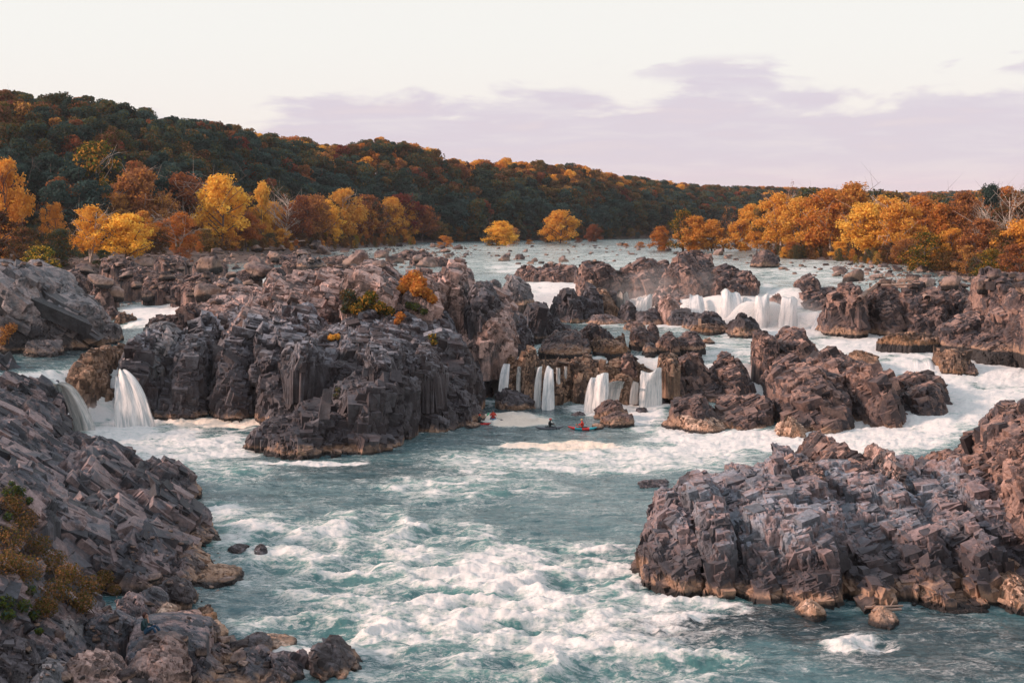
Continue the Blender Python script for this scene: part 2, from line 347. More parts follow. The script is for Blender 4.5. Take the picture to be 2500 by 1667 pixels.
def fall_mat():
    m_, gm = newmat('falling_water')
    s = gm.attr('fs').outputs['Fac']; t = gm.attr('ft').outputs['Fac']; e = gm.attr('fe').outputs['Fac']
    cv = gm.n('ShaderNodeCombineXYZ'); gm.l(gm.m('MULTIPLY', s, 3.2), cv.inputs[0]); gm.l(gm.m('MULTIPLY', t, 0.45), cv.inputs[1])
    gm.l(gm.attr('fr').outputs['Fac'], cv.inputs[2])
    a0 = gm.noise(cv.outputs[0], 0.8, 8, 0.72, 0.5)
    cf = gm.n('ShaderNodeMapping'); gm.l(cv.outputs[0], cf.inputs[0]); cf.inputs['Scale'].default_value = (3.2, 2.2, 1)
    a1 = gm.noise(cf.outputs[0], 1.0, 6, 0.75, 0.4)
    a = gm.m('ADD', gm.m('MULTIPLY', a0, .6), gm.m('MULTIPLY', a1, .4))
    c = gm.mix(gm.step(a, 0.38, 0.58), (0.34, 0.38, 0.40), (0.80, 0.77, 0.75))
    c = gm.mix(gm.step(t, 0.40, 0.05, 0.0, 0.6), c, (0.10, 0.20, 0.20))
    al = gm.step(gm.m('ADD', a, gm.m('MULTIPLY', e, 0.42)), 0.46, 0.72)
    bs = gm.n('ShaderNodeBsdfPrincipled'); gm.l(c, bs.inputs['Base Color']); bs.inputs['Roughness'].default_value = 0.6
    gm.l(al, bs.inputs['Alpha'])
    bp = gm.n('ShaderNodeBump'); bp.inputs['Strength'].default_value = 0.5; bp.inputs['Distance'].default_value = 0.3
    gm.l(a, bp.inputs['Height']); gm.l(bp.outputs[0], bs.inputs['Normal'])
    finish(gm, bs.outputs[0]); return m_
def ground_mat():
    m_, gm = newmat('bank_soil')
    pos = gm.n('ShaderNodeNewGeometry').outputs['Position']
    a = gm.noise(pos, 0.25, 7, 0.65); b = gm.noise(pos, 2.0, 6, 0.7)
    c = gm.mix(gm.step(a, 0.4, 0.6), (0.085, 0.055, 0.042), (0.13, 0.095, 0.085))
    c = gm.mix(gm.step(b, 0.5, 0.65), c, (0.19, 0.14, 0.12))
    bs = gm.n('ShaderNodeBsdfPrincipled'); gm.l(c, bs.inputs['Base Color']); bs.inputs['Roughness'].default_value = 0.9
    bp = gm.n('ShaderNodeBump'); bp.inputs['Distance'].default_value = 1.0; gm.l(b, bp.inputs['Height']); gm.l(bp.outputs[0], bs.inputs['Normal'])
    finish(gm, bs.outputs[0]); return m_
M['water'] = water_mat(); M['fall'] = fall_mat(); M['soil'] = ground_mat()

# ------------------------------------------------------------------ ground sheet and river
def polar(nx, rows_px, xpad):
    us = np.linspace(-xpad, 2500 + xpad, nx); ys = rows_px
    return us, ys
# rows of distance: even steps at first, then growing
def dist_rows(d0, d1, k, far):
    r = [d0]
    while r[-1] < d1: r.append(r[-1] + max(0.10, k * r[-1] * r[-1] / 26000.0 * 1.0))
    while r[-1] < far: r.append(r[-1] * 1.06)
    return np.array(r)
dr = np.concatenate([[4, 14, 24, 34, 44], dist_rows(54, 700, 0.85, 9000)])
tt = np.linspace(-0.62, 0.62, 1150)
gx, gd = np.meshgrid(tt, dr, indexing='ij'); WX = (gx * gd).ravel(); WY = gd.ravel()
L0 = level(WX, WY)
nu, nv = len(tt), len(dr)
Lg = L0.reshape(nu, nv)
slope = np.hypot(np.gradient(Lg, axis=1) / np.maximum(np.gradient(gd, axis=1), 1e-3), np.gradient(Lg, axis=0) / np.maximum(np.gradient(gx * gd, axis=0), 1e-3)).ravel()
px, py = proj(WX, WY, L0)
FB = [(1180,1480,480,130,.78),(850,1340,360,90,.70),(800,1560,260,90,.5),(1500,1600,330,100,.62),(1000,1600,280,60,.35),(700,1290,190,36,.66),(560,1250,80,28,.6),(1650,1490,150,40,.7),(1350,1380,330,70,.66),
 (780,1490,200,60,.3),(640,1420,120,40,.15),(1450,1125,420,34,.55),(1850,1075,270,34,1.1),(2150,1050,220,60,1.05),(1650,1105,240,26,.8),(1150,1190,220,50,.32),(400,1085,240,48,.75),(300,1050,130,40,.9),(520,1150,150,34,.45),
 (1250,1023,90,17,1.6),(1370,1087,140,9,1.6),(530,1033,125,10,1.6),(2110,1577,100,24,1.1),(1560,1000,80,50,1),(1660,1045,90,26,.5),(1500,1015,70,18,.6),(760,1131,130,5,1.3),(1900,1072,140,16,1),
 (1830,960,70,60,1),(2000,870,170,40,.8),(2150,840,170,34,1.0),(2300,900,180,50,1.05),(2450,900,120,60,1.05),(2330,985,210,60,1.05),(2150,1030,160,40,1),(1700,750,330,60,.9),(1370,725,110,50,1),(1900,805,180,26,.9),(1830,835,200,22,.45),
 (1560,925,80,50,.9),(1310,870,60,8,.5),(1400,645,420,30,.30),(2000,665,240,40,.42),(1700,690,150,20,.5),(400,770,130,30,.95),(470,745,60,14,.9),(560,735,70,20,.9),(650,695,60,20,.7),(860,640,170,10,.5),
 (1260,655,80,14,.6),(1150,610,400,14,.25),(2100,620,400,14,.2),(240,1140,150,60,.6),(1430,1000,60,16,.6),(1320,778,120,8,.3),(1760,865,140,16,.6)]
EN = 0.45 * fbm(np.stack([WX, WY * .6, WX * 0], 1) * 0.5, 71, 4)
def blobs(tab):
    r = np.zeros(len(px))
    for x, y, rx, ry, v in tab:
        d = ((px - x) / rx) ** 2 + ((py - y) / ry) ** 2 + EN
        r = np.maximum(r, v * np.clip(1.35 - d, 0, 1))
    return r
p3 = np.stack([WX, WY, WX * 0], 1)
foam = blobs(FB); foam = np.where(py > 1160, foam * .92, foam)
foam = np.maximum(foam, np.clip((slope - 0.10) * 3.0, 0, 1.0) * (py < 1090))
foam += 0.10 * fbm(p3 * 0.12, 31, 3) * (foam > 0.02) + 0.15
foam = np.clip(foam, 0, 1.7)
deep = blobs([(1880,1528,400,46,1),(2300,1590,330,90,.9),(1640,1560,90,30,.3),(1250,1000,260,14,.6),(520,1055,120,8,.5),(130,850,90,30,.8),(900,1150,240,22,.45),(480,1470,60,40,.4)])  # dark water patches; the one below the right crag is its painted reflection
scum = blobs([(1250,1023,110,24,1),(1370,1087,150,14,1),(530,1033,130,14,1)])
near = np.clip(1.6 - WY / 150.0, 0.25, 1.0)
rap = np.clip(foam, 0, 1) * near
w1 = 1 - np.abs(fbm(p3 * np.array([0.22, 0.34, 1]) + 3, 41, 3, 0.5))
w2 = fbm(p3 * np.array([0.7, 1.1, 1]), 43, 5, 0.65)
w3 = fbm(p3 * np.array([2.2, 3.4, 1]), 47, 3, 0.6)
rapz = rap * (py > 1150)
wz = (0.10 + 1.0 * rapz + 0.25 * (rap - rapz)) * (w1 - 0.6) * 0.75 + (0.05 + 0.17 * rap) * w2 + (0.015 + 0.045 * rap) * w3
wz *= np.clip(1.3 - WY / 500, 0.1, 1)
foam = np.clip(foam + rapz * np.clip((w1 - 0.75) * 1.2, -0.45, 0.35), 0, 1.7)
Q = grid_faces(nu, nv)
wme = mesh('river', np.stack([WX, WY, L0 + wz], 1), Q[:, ::-1] if False else Q, [M['water']], True, {'foam': foam, 'deep': deep, 'scum': scum})
ro = tag(link('river_water', wme), 'teal river water with white rapids running between the rocks', None, None, 'structure')
# ground: coarser, out to the horizon, also behind the camera
gr = np.concatenate([[-60, -20, 6, 16, 30], np.arange(45, 330, 2.2), 330 * 1.03 ** np.arange(1, 120)])
gt = np.linspace(-1, 1, 260); ga = np.sign(gt) * (np.abs(gt) ** 1.3)
ggx, ggy = np.meshgrid(ga, gr, indexing='ij')
GX = (ggx * (np.maximum(ggy, 60) * 0.9 + 40)).ravel(); GY = ggy.ravel()
GL = level(GX, GY); GZ = ground(GX, GY, GL) + 0.25 * fbm(np.stack([GX, GY, GX * 0], 1) * 0.25, 9, 3)
# the bluff the viewer stands on, behind and below the camera
bl = np.clip(1 - (GY + 10) / 34, 0, 1) * np.clip((60 - np.abs(GX)) / 20, 0, 1)
GZ = np.maximum(GZ, bl * 17.6 - 1.5)
tag(link('riverbank_ground', mesh('ground', np.stack([GX, GY, GZ], 1), grid_faces(len(gt), len(gr)), [M['soil']], True)), 'stony earth of the river bed and wooded banks', None, None, 'structure')

# ------------------------------------------------------------------ rock bodies
def rot(e): return np.array(Euler(e).to_matrix())
def planes(rs, n_side, flat):
    N = []; D = []
    a0 = rs.uniform(0, 6.28)
    for i in range(n_side):
        a = a0 + (i + rs.uniform(-.3, .3)) * 6.283 / n_side; z = rs.uniform(-0.05, 0.35)
        N.append([math.cos(a), math.sin(a), z]); D.append(rs.uniform(0.82, 1.0))
    for i in range(4):
        a = rs.uniform(0, 6.28); z = rs.uniform(0.8, 1.5)
        N.append([math.cos(a), math.sin(a), z]); D.append(rs.uniform(0.80, 1.0) * (0.9 if flat else 0.8))
    for i in range(2):
        a = rs.uniform(0, 6.28); N.append([math.cos(a) * .3 * flat, math.sin(a) * .3 * flat, 1]); D.append(rs.uniform(0.9, 1.0))
    N = np.array(N); L = np.linalg.norm(N, axis=1); return N / L[:, None], np.array(D)
def radial(d, N, D, p):
    s = np.zeros(len(d))
    for n, k in zip(N, D): s += np.clip((d @ n) / k, 0, None) ** p
    return s ** (-1.0 / p)
RIDX = [0]
BXF = np.array([[0,1,3,2],[4,6,7,5],[0,4,5,1],[2,3,7,6],[0,2,6,4],[1,5,7,3]])
BF = {'cliff': .36, 'smooth': .28, 'blue': .25, 'gorge': .28, 'pink': .28}
def blocks(rs, pts, nrm, R, stt, size, cover):
    """angular joint blocks half sunk into a rock face, aligned with its joint frame"""
    n = len(pts); d = size[:, None] * np.array(stt)[None] ** 1.0 * np.exp(rs.normal(0, .28, (n, 3)))
    tf = np.clip(nrm[:, 2] * 1.6 - .3, 0, 1)[:, None]; d = d * (1 - tf) + size[:, None] * np.exp(rs.normal(0, .2, (n, 3))) * np.array([1.25, 1.1, .8]) * tf
    sg = np.array([[x, y, z] for x in (-1, 1) for y in (-1, 1) for z in (-1, 1)], float)
    up = rs.randint(0, 3, n); C_ = np.zeros((n, 8, 3))
    tp = rs.uniform(.58, 1.0, (n, 2)); sh = rs.uniform(-.3, .3, (n, 2)); tl = np.clip(rs.normal(0, .13, (n, 2)), -.22, .22); fl = np.where(rs.rand(n) < .5, -1, 1)
    x, y, z = sg.T; h = (z + 1) / 2
    hh = h[None] * (1 + tl[:, :1] * x[None] + tl[:, 1:] * y[None])
    X = x[None] * (1 + (tp[:, :1] - 1) * hh) + sh[:, :1] * hh; Y = y[None] * (1 + (tp[:, 1:] - 1) * hh) + sh[:, 1:] * hh; Z = (2 * hh - 1) * fl[:, None]
    L = np.stack([X, Y, Z], 2)
    for k in range(3):
        m_ = up == k; L[m_] = np.roll(L[m_], k, axis=2)
    L = L * d[:, None, :] * .5
    a = rs.normal(0, .15, (n, 3)); ca, sa = np.cos(a), np.sin(a)
    for k in range(3):
        i, j = (k + 1) % 3, (k + 2) % 3; u, v = L[:, :, i].copy(), L[:, :, j].copy()
        L[:, :, i] = u * ca[:, k:k + 1] - v * sa[:, k:k + 1]; L[:, :, j] = u * sa[:, k:k + 1] + v * ca[:, k:k + 1]
    L = L @ R.T
    ext = (L * nrm[:, None, :]).sum(2).max(1)              # how far the block would reach out of the face
    c = pts + nrm * (rs.uniform(.02, .20, n) * size - ext)[:, None]
    V = (L + c[:, None, :]).reshape(-1, 3); Q_ = (np.arange(n)[:, None, None] * 8 + BXF[None]).reshape(-1, 4)
    return V, Q_
PLACED = []
def body(name, parent, mat, x0, x1, yt, yb, zb, depth, wlz, R, cell, stretch, amp, k=.45, seed=None, p=22, label=None, tri=(0, 0), skirt=3.0, detail=1.0, nb=1.0, bf=.26, sides=7, flat=.6, col=None):
    """one rock mass: front foot seen at yb on height zb, top seen at yt; (tri) tilts its top"""
    RIDX[0] += 1; sd_ = RIDX[0] * 7 + 3 if seed is None else seed
    rs = np.random.RandomState(sd_)
    xc = (x0 + x1) / 2; f = P(xc, yb, zb); Yc = f.y + depth / 2
    w = (x1 - x0) / F * Yc; Xc = (xc - CX) / F * Yc * (1 / 1.0)
    pt = PD(xc, yt, f.y + depth * k); H = max(pt.z - zb, 0.4)
    px_m = max(f.y, 55) / 1422.0
    sp_ = px_m * 1.35 / detail
    ang = []; a = 0.0; per = (w + depth) * 1.1
    while a < 2 * math.pi:
        ang.append(a); fr = 0.5 + 0.5 * math.cos(a)        # a=0 faces the camera
        a += sp_ / (per * 0.28) * (1 + 3.0 * (1 - fr) ** 1.5)
    ang = np.array(ang) - math.pi / 2; nu_ = len(ang)
    arc = H * 1.0 + min(w, depth) * 0.5
    nv_ = int(np.clip(arc / sp_ * 0.95, 8, 170)); nu_max = 620
    if nu_ > nu_max: ang = ang[::2]; nu_ = len(ang)
    e = np.linspace(0, 1, nv_) ** 0.9 * (math.pi / 2) * 0.998
    A, E = np.meshgrid(ang, e, indexing='ij'); A = A.ravel(); E = E.ravel()
    d = np.stack([np.cos(A) * np.cos(E), np.sin(A) * np.cos(E), np.sin(E)], 1)
    N, D = planes(rs, sides, flat)
    r = radial(d, N, D, p); Vn = d * r[:, None]
    Vn[:, 0] = (Vn[:, 0] - (Vn[:, 0].max() + Vn[:, 0].min()) / 2); Vn[:, 0] /= Vn[:, 0].max()
    Vn[:, 1] = (Vn[:, 1] - (Vn[:, 1].max() + Vn[:, 1].min()) / 2); Vn[:, 1] /= Vn[:, 1].max()
    Vn[:, 2] /= Vn[:, 2].max()
    Vn[:, 2] *= 1 + tri[0] * Vn[:, 0] + tri[1] * Vn[:, 1]
    Vn[:, 2] /= Vn[:, 2].max()
    V = Vn * np.array([w / 2, depth / 2, H])
    V = V.reshape(nu_, nv_, 3)
    sk = V[:, :1, :].copy(); sk[:, :, 2] -= skirt; sk[:, :, :2] *= 1.03
    V = np.concatenate([sk, V], 1); nv2 = nv_ + 1; V = V.reshape(-1, 3)
    Vw = V + np.array([Xc, Yc, zb]); Qd = grid_faces(nu_, nv2, True)
    nr = vnormals(Vw, Qd)
    # soft swells, then three sizes of jointed facets
    size = min(w, depth, H * 1.6)
    cell = min(cell, size / 2.4); sc_ = .75
    wv = 0.06 * cell * np.stack([fbm(Vw * .6 / cell, 5, 2), fbm(Vw * .6 / cell, 6, 2), fbm(Vw * .6 / cell, 8, 2)], 1)
    d1, g1, t1 = facet(Vw + wv, nr, cell, 11, R, stretch)
    V0 = Vw; Vw = V0 + amp * sc_ * d1 - nr * ((0.07 * cell * sc_) * (1 - g1))[:, None]
    d2, g2, t2 = facet(V0 + wv * .5, nr, cell * 0.42, 23, R, stretch)
    Vw = Vw + amp * sc_ * 0.8 * d2 - nr * ((0.03 * cell * sc_) * (1 - g2))[:, None]
    if cell * 0.17 > 1.6 * px_m:
        d3, g3, t3 = facet(V0, nr, cell * 0.18, 37, R, stretch); Vw = Vw + amp * sc_ * 0.75 * d3; t2 = 0.7 * t2 + 0.3 * t3
    Vw = Vw + nr * (0.012 * cell * fbm(V0 * (2.5 / cell), 91, 3))[:, None]
    tint = 0.55 * t1 + 0.45 * t2
    keep = None
    cen = np.array([Xc, Yc, zb])
    ar = 2 * (w + depth) * H * .8 + w * depth * .8; bs_ = max(bf * cell, 2.2 * px_m); n_b = int(min(nb * ar / (bs_ * bs_) * 0.80, 2600))
    BV = None
    if n_b > 2:
        okv = np.nonzero((Vw[:, 2] > zb - .6) & (nr[:, 1] < .45) & (np.arange(len(Vw)) % nv2 < nv_ * .92))[0]
        Ej = (np.arange(len(Vw)) % nv2)[okv]; wt = np.cos(np.clip((Ej - 1) / nv_, 0, 1) * 1.5) + .04      # rings crowd towards the top
        pk = okv[rs.choice(len(okv), n_b, p=wt / wt.sum())]
        size_b = bs_ * np.exp(rs.normal(0, .50, n_b)); size_b = np.minimum(size_b, 1.9 * bs_)
        BV, BQ = blocks(rs, Vw[pk], nr[pk], R, stretch, size_b, 1)
        tb = np.repeat(rs.uniform(0, 1, n_b), 8)
        if parent is not None:                             # the blocks large enough to pick out stay pieces of their own
            big = np.argsort(-size_b * (nr[pk][:, 1] < .1))[:8]; big = big[size_b[big] > 8.0 * px_m]
            for b in big:
                bm_ = mesh('rock_block', BV[b * 8:b * 8 + 8] - cen, BXF, [mat], False, {'tint': tb[b * 8:b * 8 + 8], 'wl': BV[b * 8:b * 8 + 8, 2] - (wlz if wlz is not None else -50)}); PLACED.append(bm_)
            keep_ = np.ones(n_b, bool); keep_[big] = False; BV = BV.reshape(-1, 8, 3)[keep_].reshape(-1, 3); tb = np.repeat(tb[::8][keep_], 8); BQ = BQ[:len(BV) // 8 * 6]
        Vw = np.vstack([Vw, BV]); Qd = np.vstack([Qd, BQ + len(tint)]); tint = np.concatenate([tint, tb])
    me = mesh(name, Vw - cen, Qd, [mat], False, {'tint': tint, 'wl': Vw[:, 2] - (wlz if wlz is not None else -50)})
    o = link(name, me, parent); o.location = cen - (np.array(parent.location) if parent is not None else 0)
    for bm_ in PLACED: link('rock_block', bm_, o)
    PLACED.clear()
    if label: o['label'] = label
    return o, (Xc, Yc, zb, w, depth, H)
STY = {   # cell frame, cell size, stretch, amplitude
 'cliff': (rot((0.2, 0.62, 0.3)), 2.8, (2.2, 1.3, 0.75), 0.85),
 'gorge': (rot((0.25, 0.15, 0.2)), 2.5, (0.9, 1.1, 1.9), 0.85),
 'pink': (rot((0.3, 0.35, 0.1)), 2.6, (1.2, 1.1, 1.4), 0.8),
 'brown': (rot((0.1, -0.35, 0.2)), 2.6, (1.0, 1.1, 1.5), 0.7),
 'blue': (rot((0.12, -0.22, 0.15)), 1.9, (0.8, 1.0, 1.9), 0.95),
 'smooth': (rot((0.2, 0.55, 0.1)), 3.5, (2.2, 1.6, 0.8), 0.45),
 'wall': (rot((0.0, 0.1, 0.0)), 1.8, (0.7, 1.0, 2.6), 0.8),
 'dark': (rot((0.3, 0.4, 0.2)), 1.8, (1.5, 1.2, 0.9), 0.7),
 'tan': (rot((0.1, 0.3, 0.1)), 1.3, (1.6, 1.2, 0.7), 0.6),
}
def outcrop(label, parts, wlz, sty='gorge', cat='rock outcrop', group=None, name='rock_outcrop'):
    """parts: (kind, x0, x1, ytop, ybase, z, depth[, opts])"""
    f = P((parts[0][1] + parts[0][2]) / 2, parts[0][4], parts[0][5])
    t = thing(name, label, cat, (f.x, f.y + 2, parts[0][5]), group)
    for q in parts:
        o = dict(q[7]) if len(q) > 7 else {}
        st = o.pop('sty', sty); R, cell, stt, amp = STY[st]; cell = o.pop('cell', cell); amp = o.pop('amp', amp); o.setdefault('nb', .5 if st == 'smooth' else 1.0); o.setdefault('bf', BF.get(st, .26))
        body(q[0], t, M[o.pop('mat', st)], *q[1:7], o.pop('wl', wlz), R, cell, stt, amp, **o)
    return t
def boulder(label, q, wlz, sty='dark', group=None, cat='boulder', **o):
    R, cell, stt, amp = STY[sty]; cell = o.pop('cell', cell * .8); amp = o.pop('amp', amp); o.setdefault('nb', .30)
    ob, inf = body('boulder', None, M[o.pop('mat', sty)], *q, wlz, R, cell, stt, amp, **o)
    tag(ob, label, cat, group); return ob

# ------------------------------------------------------------------ the rocks, one by one
RM, SP, LG, SL, BK = 'rock_mass', 'rock_spur', 'rock_ledge', 'rock_slab', 'rock_block'
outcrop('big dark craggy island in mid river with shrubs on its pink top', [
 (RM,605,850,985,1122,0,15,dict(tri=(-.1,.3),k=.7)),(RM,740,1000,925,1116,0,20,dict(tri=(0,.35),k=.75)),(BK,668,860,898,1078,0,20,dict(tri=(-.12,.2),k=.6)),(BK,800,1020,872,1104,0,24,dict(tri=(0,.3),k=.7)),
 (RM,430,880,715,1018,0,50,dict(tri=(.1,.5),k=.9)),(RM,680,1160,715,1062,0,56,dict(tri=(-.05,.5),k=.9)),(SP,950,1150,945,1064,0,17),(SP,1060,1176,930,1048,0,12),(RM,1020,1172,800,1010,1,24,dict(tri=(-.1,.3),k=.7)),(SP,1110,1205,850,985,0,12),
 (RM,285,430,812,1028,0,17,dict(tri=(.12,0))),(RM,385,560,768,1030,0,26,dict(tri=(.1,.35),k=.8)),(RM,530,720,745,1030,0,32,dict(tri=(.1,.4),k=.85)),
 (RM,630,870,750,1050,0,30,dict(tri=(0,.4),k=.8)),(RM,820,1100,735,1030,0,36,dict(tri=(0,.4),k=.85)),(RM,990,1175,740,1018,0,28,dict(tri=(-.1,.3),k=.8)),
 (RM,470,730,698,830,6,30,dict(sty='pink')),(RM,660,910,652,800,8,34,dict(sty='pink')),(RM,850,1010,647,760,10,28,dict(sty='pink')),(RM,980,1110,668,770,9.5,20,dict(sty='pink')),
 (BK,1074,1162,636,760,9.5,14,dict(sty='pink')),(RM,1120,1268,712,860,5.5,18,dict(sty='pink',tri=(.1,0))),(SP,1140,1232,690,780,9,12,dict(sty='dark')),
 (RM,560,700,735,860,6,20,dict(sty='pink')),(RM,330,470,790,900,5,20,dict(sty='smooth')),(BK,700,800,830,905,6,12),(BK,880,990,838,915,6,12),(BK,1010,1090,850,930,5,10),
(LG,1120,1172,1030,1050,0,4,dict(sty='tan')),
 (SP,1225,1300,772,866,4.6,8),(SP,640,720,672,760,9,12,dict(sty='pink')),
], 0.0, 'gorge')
outcrop('tall grey cliff bank along the near edge of the river below a leafy shrub', [
 (RM,-200,96,826,1060,0,20,dict(tri=(-.1,0))),(SP,-20,150,926,1092,0,13),(RM,-220,160,958,1190,0,22),(SP,50,215,1078,1175,0,12),
 (RM,-260,210,1050,1330,1,24,dict(tri=(-.15,0))),(RM,110,380,1108,1310,0,17,dict(tri=(-.25,0))),(RM,230,420,1150,1280,0,12),(BK,290,460,1132,1262,0,9),
 (RM,130,420,1215,1440,0,18,dict(tri=(-.25,0))),(RM,310,488,1195,1372,0,10,dict(tri=(-.1,0))),(BK,420,522,1284,1345,0,5),(BK,400,470,1262,1330,0,5),
 (RM,-160,280,1200,1500,1,22,dict(tri=(-.25,0))),(RM,215,460,1275,1452,0,12,dict(tri=(-.15,0))),(SP,370,500,1358,1440,0,6),(BK,-60,120,1150,1330,4,12),
 (LG,430,582,1384,1440,0,4.5,dict(sty='tan',flat=.2,tri=(-.25,.2))),(BK,440,502,1345,1392,0,3,dict(sty='tan')),(SL,-160,85,1388,1600,3,10,dict(tri=(-.3,0))),(SL,20,200,1450,1610,2,9),
 (BK,355,450,1130,1205,0,6,dict(sty='smooth',cell=1.6)),
], 0.0, 'cliff')
boulder('tilted brown block with a black shadowed face on the near bank beside the white pool',(247,322,1090,1146,0.8,4.5),0.0,'pink',p=16,sides=5)
outcrop('smooth grey rounded bluff above the narrow dark channel on the far left bank', [
 (RM,-160,150,640,862,5.2,26),(RM,20,215,676,866,5.2,22),(RM,110,268,716,858,5.3,20),(SP,190,286,788,850,5.3,12),(LG,60,150,830,872,5.2,5),(RM,-120,220,640,740,8,26)], 5.3,'smooth')
outcrop('squarish tan boulder mass standing between the two left waterfalls', [
 (RM,138,284,868,1036,0,12,dict(p=12)),(SP,214,300,846,905,4.5,12,dict(wl=-9)),(BK,186,240,980,1030,0,4,dict(sty='dark'))],0.0,'wall')
outcrop('rounded brown rock bar crossing above the left white chute', [(RM,358,484,772,818,6.2,8),(SP,420,520,745,800,7,8)],5.5,'brown')
for lb, q, st in [('brown boulder pair member at the foot of the smooth grey bluff, upper one',(249,300,751,785,6.3,5),'brown'),
 ('orange brown boulder at the edge of the white chute below the smooth grey bluff',(276,326,764,794,6,4),'wall'),
 ('big square dark block with flat top beside the left rapids',(530,614,672,733,9,9),'smooth'),
 ('pointed brown boulder just behind the left shoulder of the big craggy island',(645,706,654,700,9.7,7),'brown'),
 ('flat-topped grey boulder with a dark end face in the upper left rapids',(724,794,620,652,10.4,10),'smooth')]:
    boulder(lb,q,q[4]-.3,st)
outcrop('low brown wall of rock behind the row of thin waterfalls', [
 (RM,1215,1430,884,990,0,9,dict(flat=.2)),(RM,1400,1640,884,988,0,9,dict(flat=.2)),(RM,1232,1270,872,991,0,8,dict(p=14)),(BK,1266,1330,852,992,0,9,dict()),(RM,1320,1410,884,993,0,7,dict(p=14)),(BK,1376,1456,866,993,0,9),(RM,1400,1500,888,992,0,7),
 (SP,1462,1496,876,960,0,5),(RM,1480,1570,925,990,0,7,dict(sty='dark')),(RM,1560,1640,935,995,0,6,dict(sty='dark'))],-9,'wall')
outcrop('dark square-shouldered rock standing on the lip of the middle falls', [(RM,1498,1566,862,985,0,7),(LG,1484,1562,918,992,0,5,dict(sty='wall'))],-9,'brown')
outcrop('large split brown rock right of the middle falls with a white chute behind it', [
 (RM,1618,1695,908,992,0,8),(RM,1648,1745,862,990,0,11),(RM,1680,1790,905,996,0,10),(RM,1738,1838,864,975,1,12,dict(tri=(-.2,0))),(BK,1610,1660,867,905,4,5,dict(sty='wall'))],0.2,'brown')
boulder('dark brown dome boulder in the pool before the thin waterfalls',(1208,1308,952,1003,0,5),-.3,'dark',tri=(-.15,0))
boulder('small black rock splashed by the thin waterfalls right of the dome boulder',(1309,1334,978,996,0,2),-.4,'dark')
boulder('taller boulder of the brown pair in the pool right of the kayakers',(1450,1532,979,1030,0,5),-.2,'brown',tri=(.15,0))
boulder('front boulder of the brown pair in the pool right of the kayakers',(1470,1552,1004,1046,0,4),0,'brown')
boulder('flat tan rock barely above water behind the red and teal kayak',(1445,1480,1039,1049,0,3),-.1,'tan')
for lb,q in [('black wet rock in the foam below the middle falls, left of two',(1532,1567,972,984,0.2,2)),('black wet rock in the foam below the middle falls, right of two',(1553,1586,996,1010,0,2)),
 ('small wet hump in the eddy between the kayaks and the thin falls',(1394,1432,1008,1018,0,2)),('low dark wave-washed rock in the teal water above the right foreground crag',(1560,1636,1180,1192,0,3)),
 ('black rock awash in the lower rapids near the left bank',(545,600,1345,1353,0,2)),('dark rock awash beside the other one in the lower left rapids',(610,652,1345,1356,0,2))]:
    boulder(lb,q,-9,'dark')
outcrop('low dark rock shelf with a tan front edge at the foot of the right torrent', [
 (RM,1640,1760,975,1056,0,9),(RM,1740,1890,966,1058,0,11),(LG,1665,1795,1015,1062,0,6,dict(sty='tan')),(LG,1840,1890,1038,1062,0,4,dict(sty='tan')),(SP,1620,1680,1020,1050,0,4)],0.0,'brown')
outcrop('long blocky brown outcrop between the middle pool and the right torrent', [
 (BK,1836,1900,806,890,4.2,9,dict(p=14)),(BK,1880,1996,802,890,4.2,12),(RM,1862,1990,870,960,2,12),(RM,1885,2080,900,1078,0,22),(RM,2010,2200,884,1066,0,24),(RM,2130,2312,918,1058,0,20,dict(tri=(-.15,0))),
 (SP,1900,1985,1020,1084,0,5,dict(sty='tan',cell=1.2)),(RM,1960,2100,858,960,2.5,14),(SP,2180,2300,930,1000,1,12)],0.2,'brown')
boulder('leaning tan slab on the top edge of the long blocky outcrop',(2071,2158,855,906,3.6,7),-9,'tan',mat='wall',tri=(-.3,0))
boulder('small warm boulder behind the long blocky outcrop near the middle pool',(2006,2034,846,865,4.4,3),-9,'wall')
outcrop('pale slanted slab rock with a dark knob in the white water at right', [(SL,2289,2368,850,915,3.2,8,dict(sty='wall',tri=(-.35,0))),(BK,2345,2392,885,918,3.1,5)],3.0,'brown')
for i,(a,b,c,d) in enumerate([(2168,2200,930,948),(2205,2240,935,952),(2236,2262,940,955),(2286,2318,934,962),(2140,2170,925,942)]):
    boulder(ORD[i if i<4 else 0] + ' small wet boulder at the torrent end of the long blocky outcrop' if i<4 else 'small wet boulder nestled on top of the long blocky outcrop end',(a,b,c,d,2.2,3),1.8,'brown',group='wet boulders at the torrent end of the blocky outcrop')
outcrop('big brown dome rock at the right end of the upper falls', [(RM,1944,2058,702,794,5,14,dict(tri=(.1,0)))],5,'brown')
boulder('rounded dark boulder on the lip of the upper falls',(1938,2004,670,712,9.5,8),-9,'brown')
outcrop('broad dark crag with driftwood logs on its crest at right of the upper falls', [
 (RM,2000,2118,716,820,5,15,dict(tri=(-.1,0))),(RM,2096,2215,690,820,5,17),(RM,2170,2310,694,822,5,18),(RM,2270,2392,678,790,6,18),(RM,2285,2450,772,862,4.6,16),(RM,2362,2484,818,890,3.8,14),
 (LG,2146,2310,812,852,4.7,7,dict(sty='wall')),(RM,2388,2620,750,860,5,18),(RM,2375,2560,664,790,7.5,18),(RM,2480,2700,690,860,6,20),(SP,2040,2120,694,745,9,10)],4.8,'brown')
boulder('mossy rock showing through the white curtain of the upper falls',(1874,1920,718,768,6.5,5),-9,'brown')
boulder('rock in the mist at the left lip of the upper falls',(1606,1662,722,760,7.2,7),-9,'pink')
boulder('green slimed rock under the spray of the upper falls',(1615,1680,728,762,6.4,6),-9,'brown')
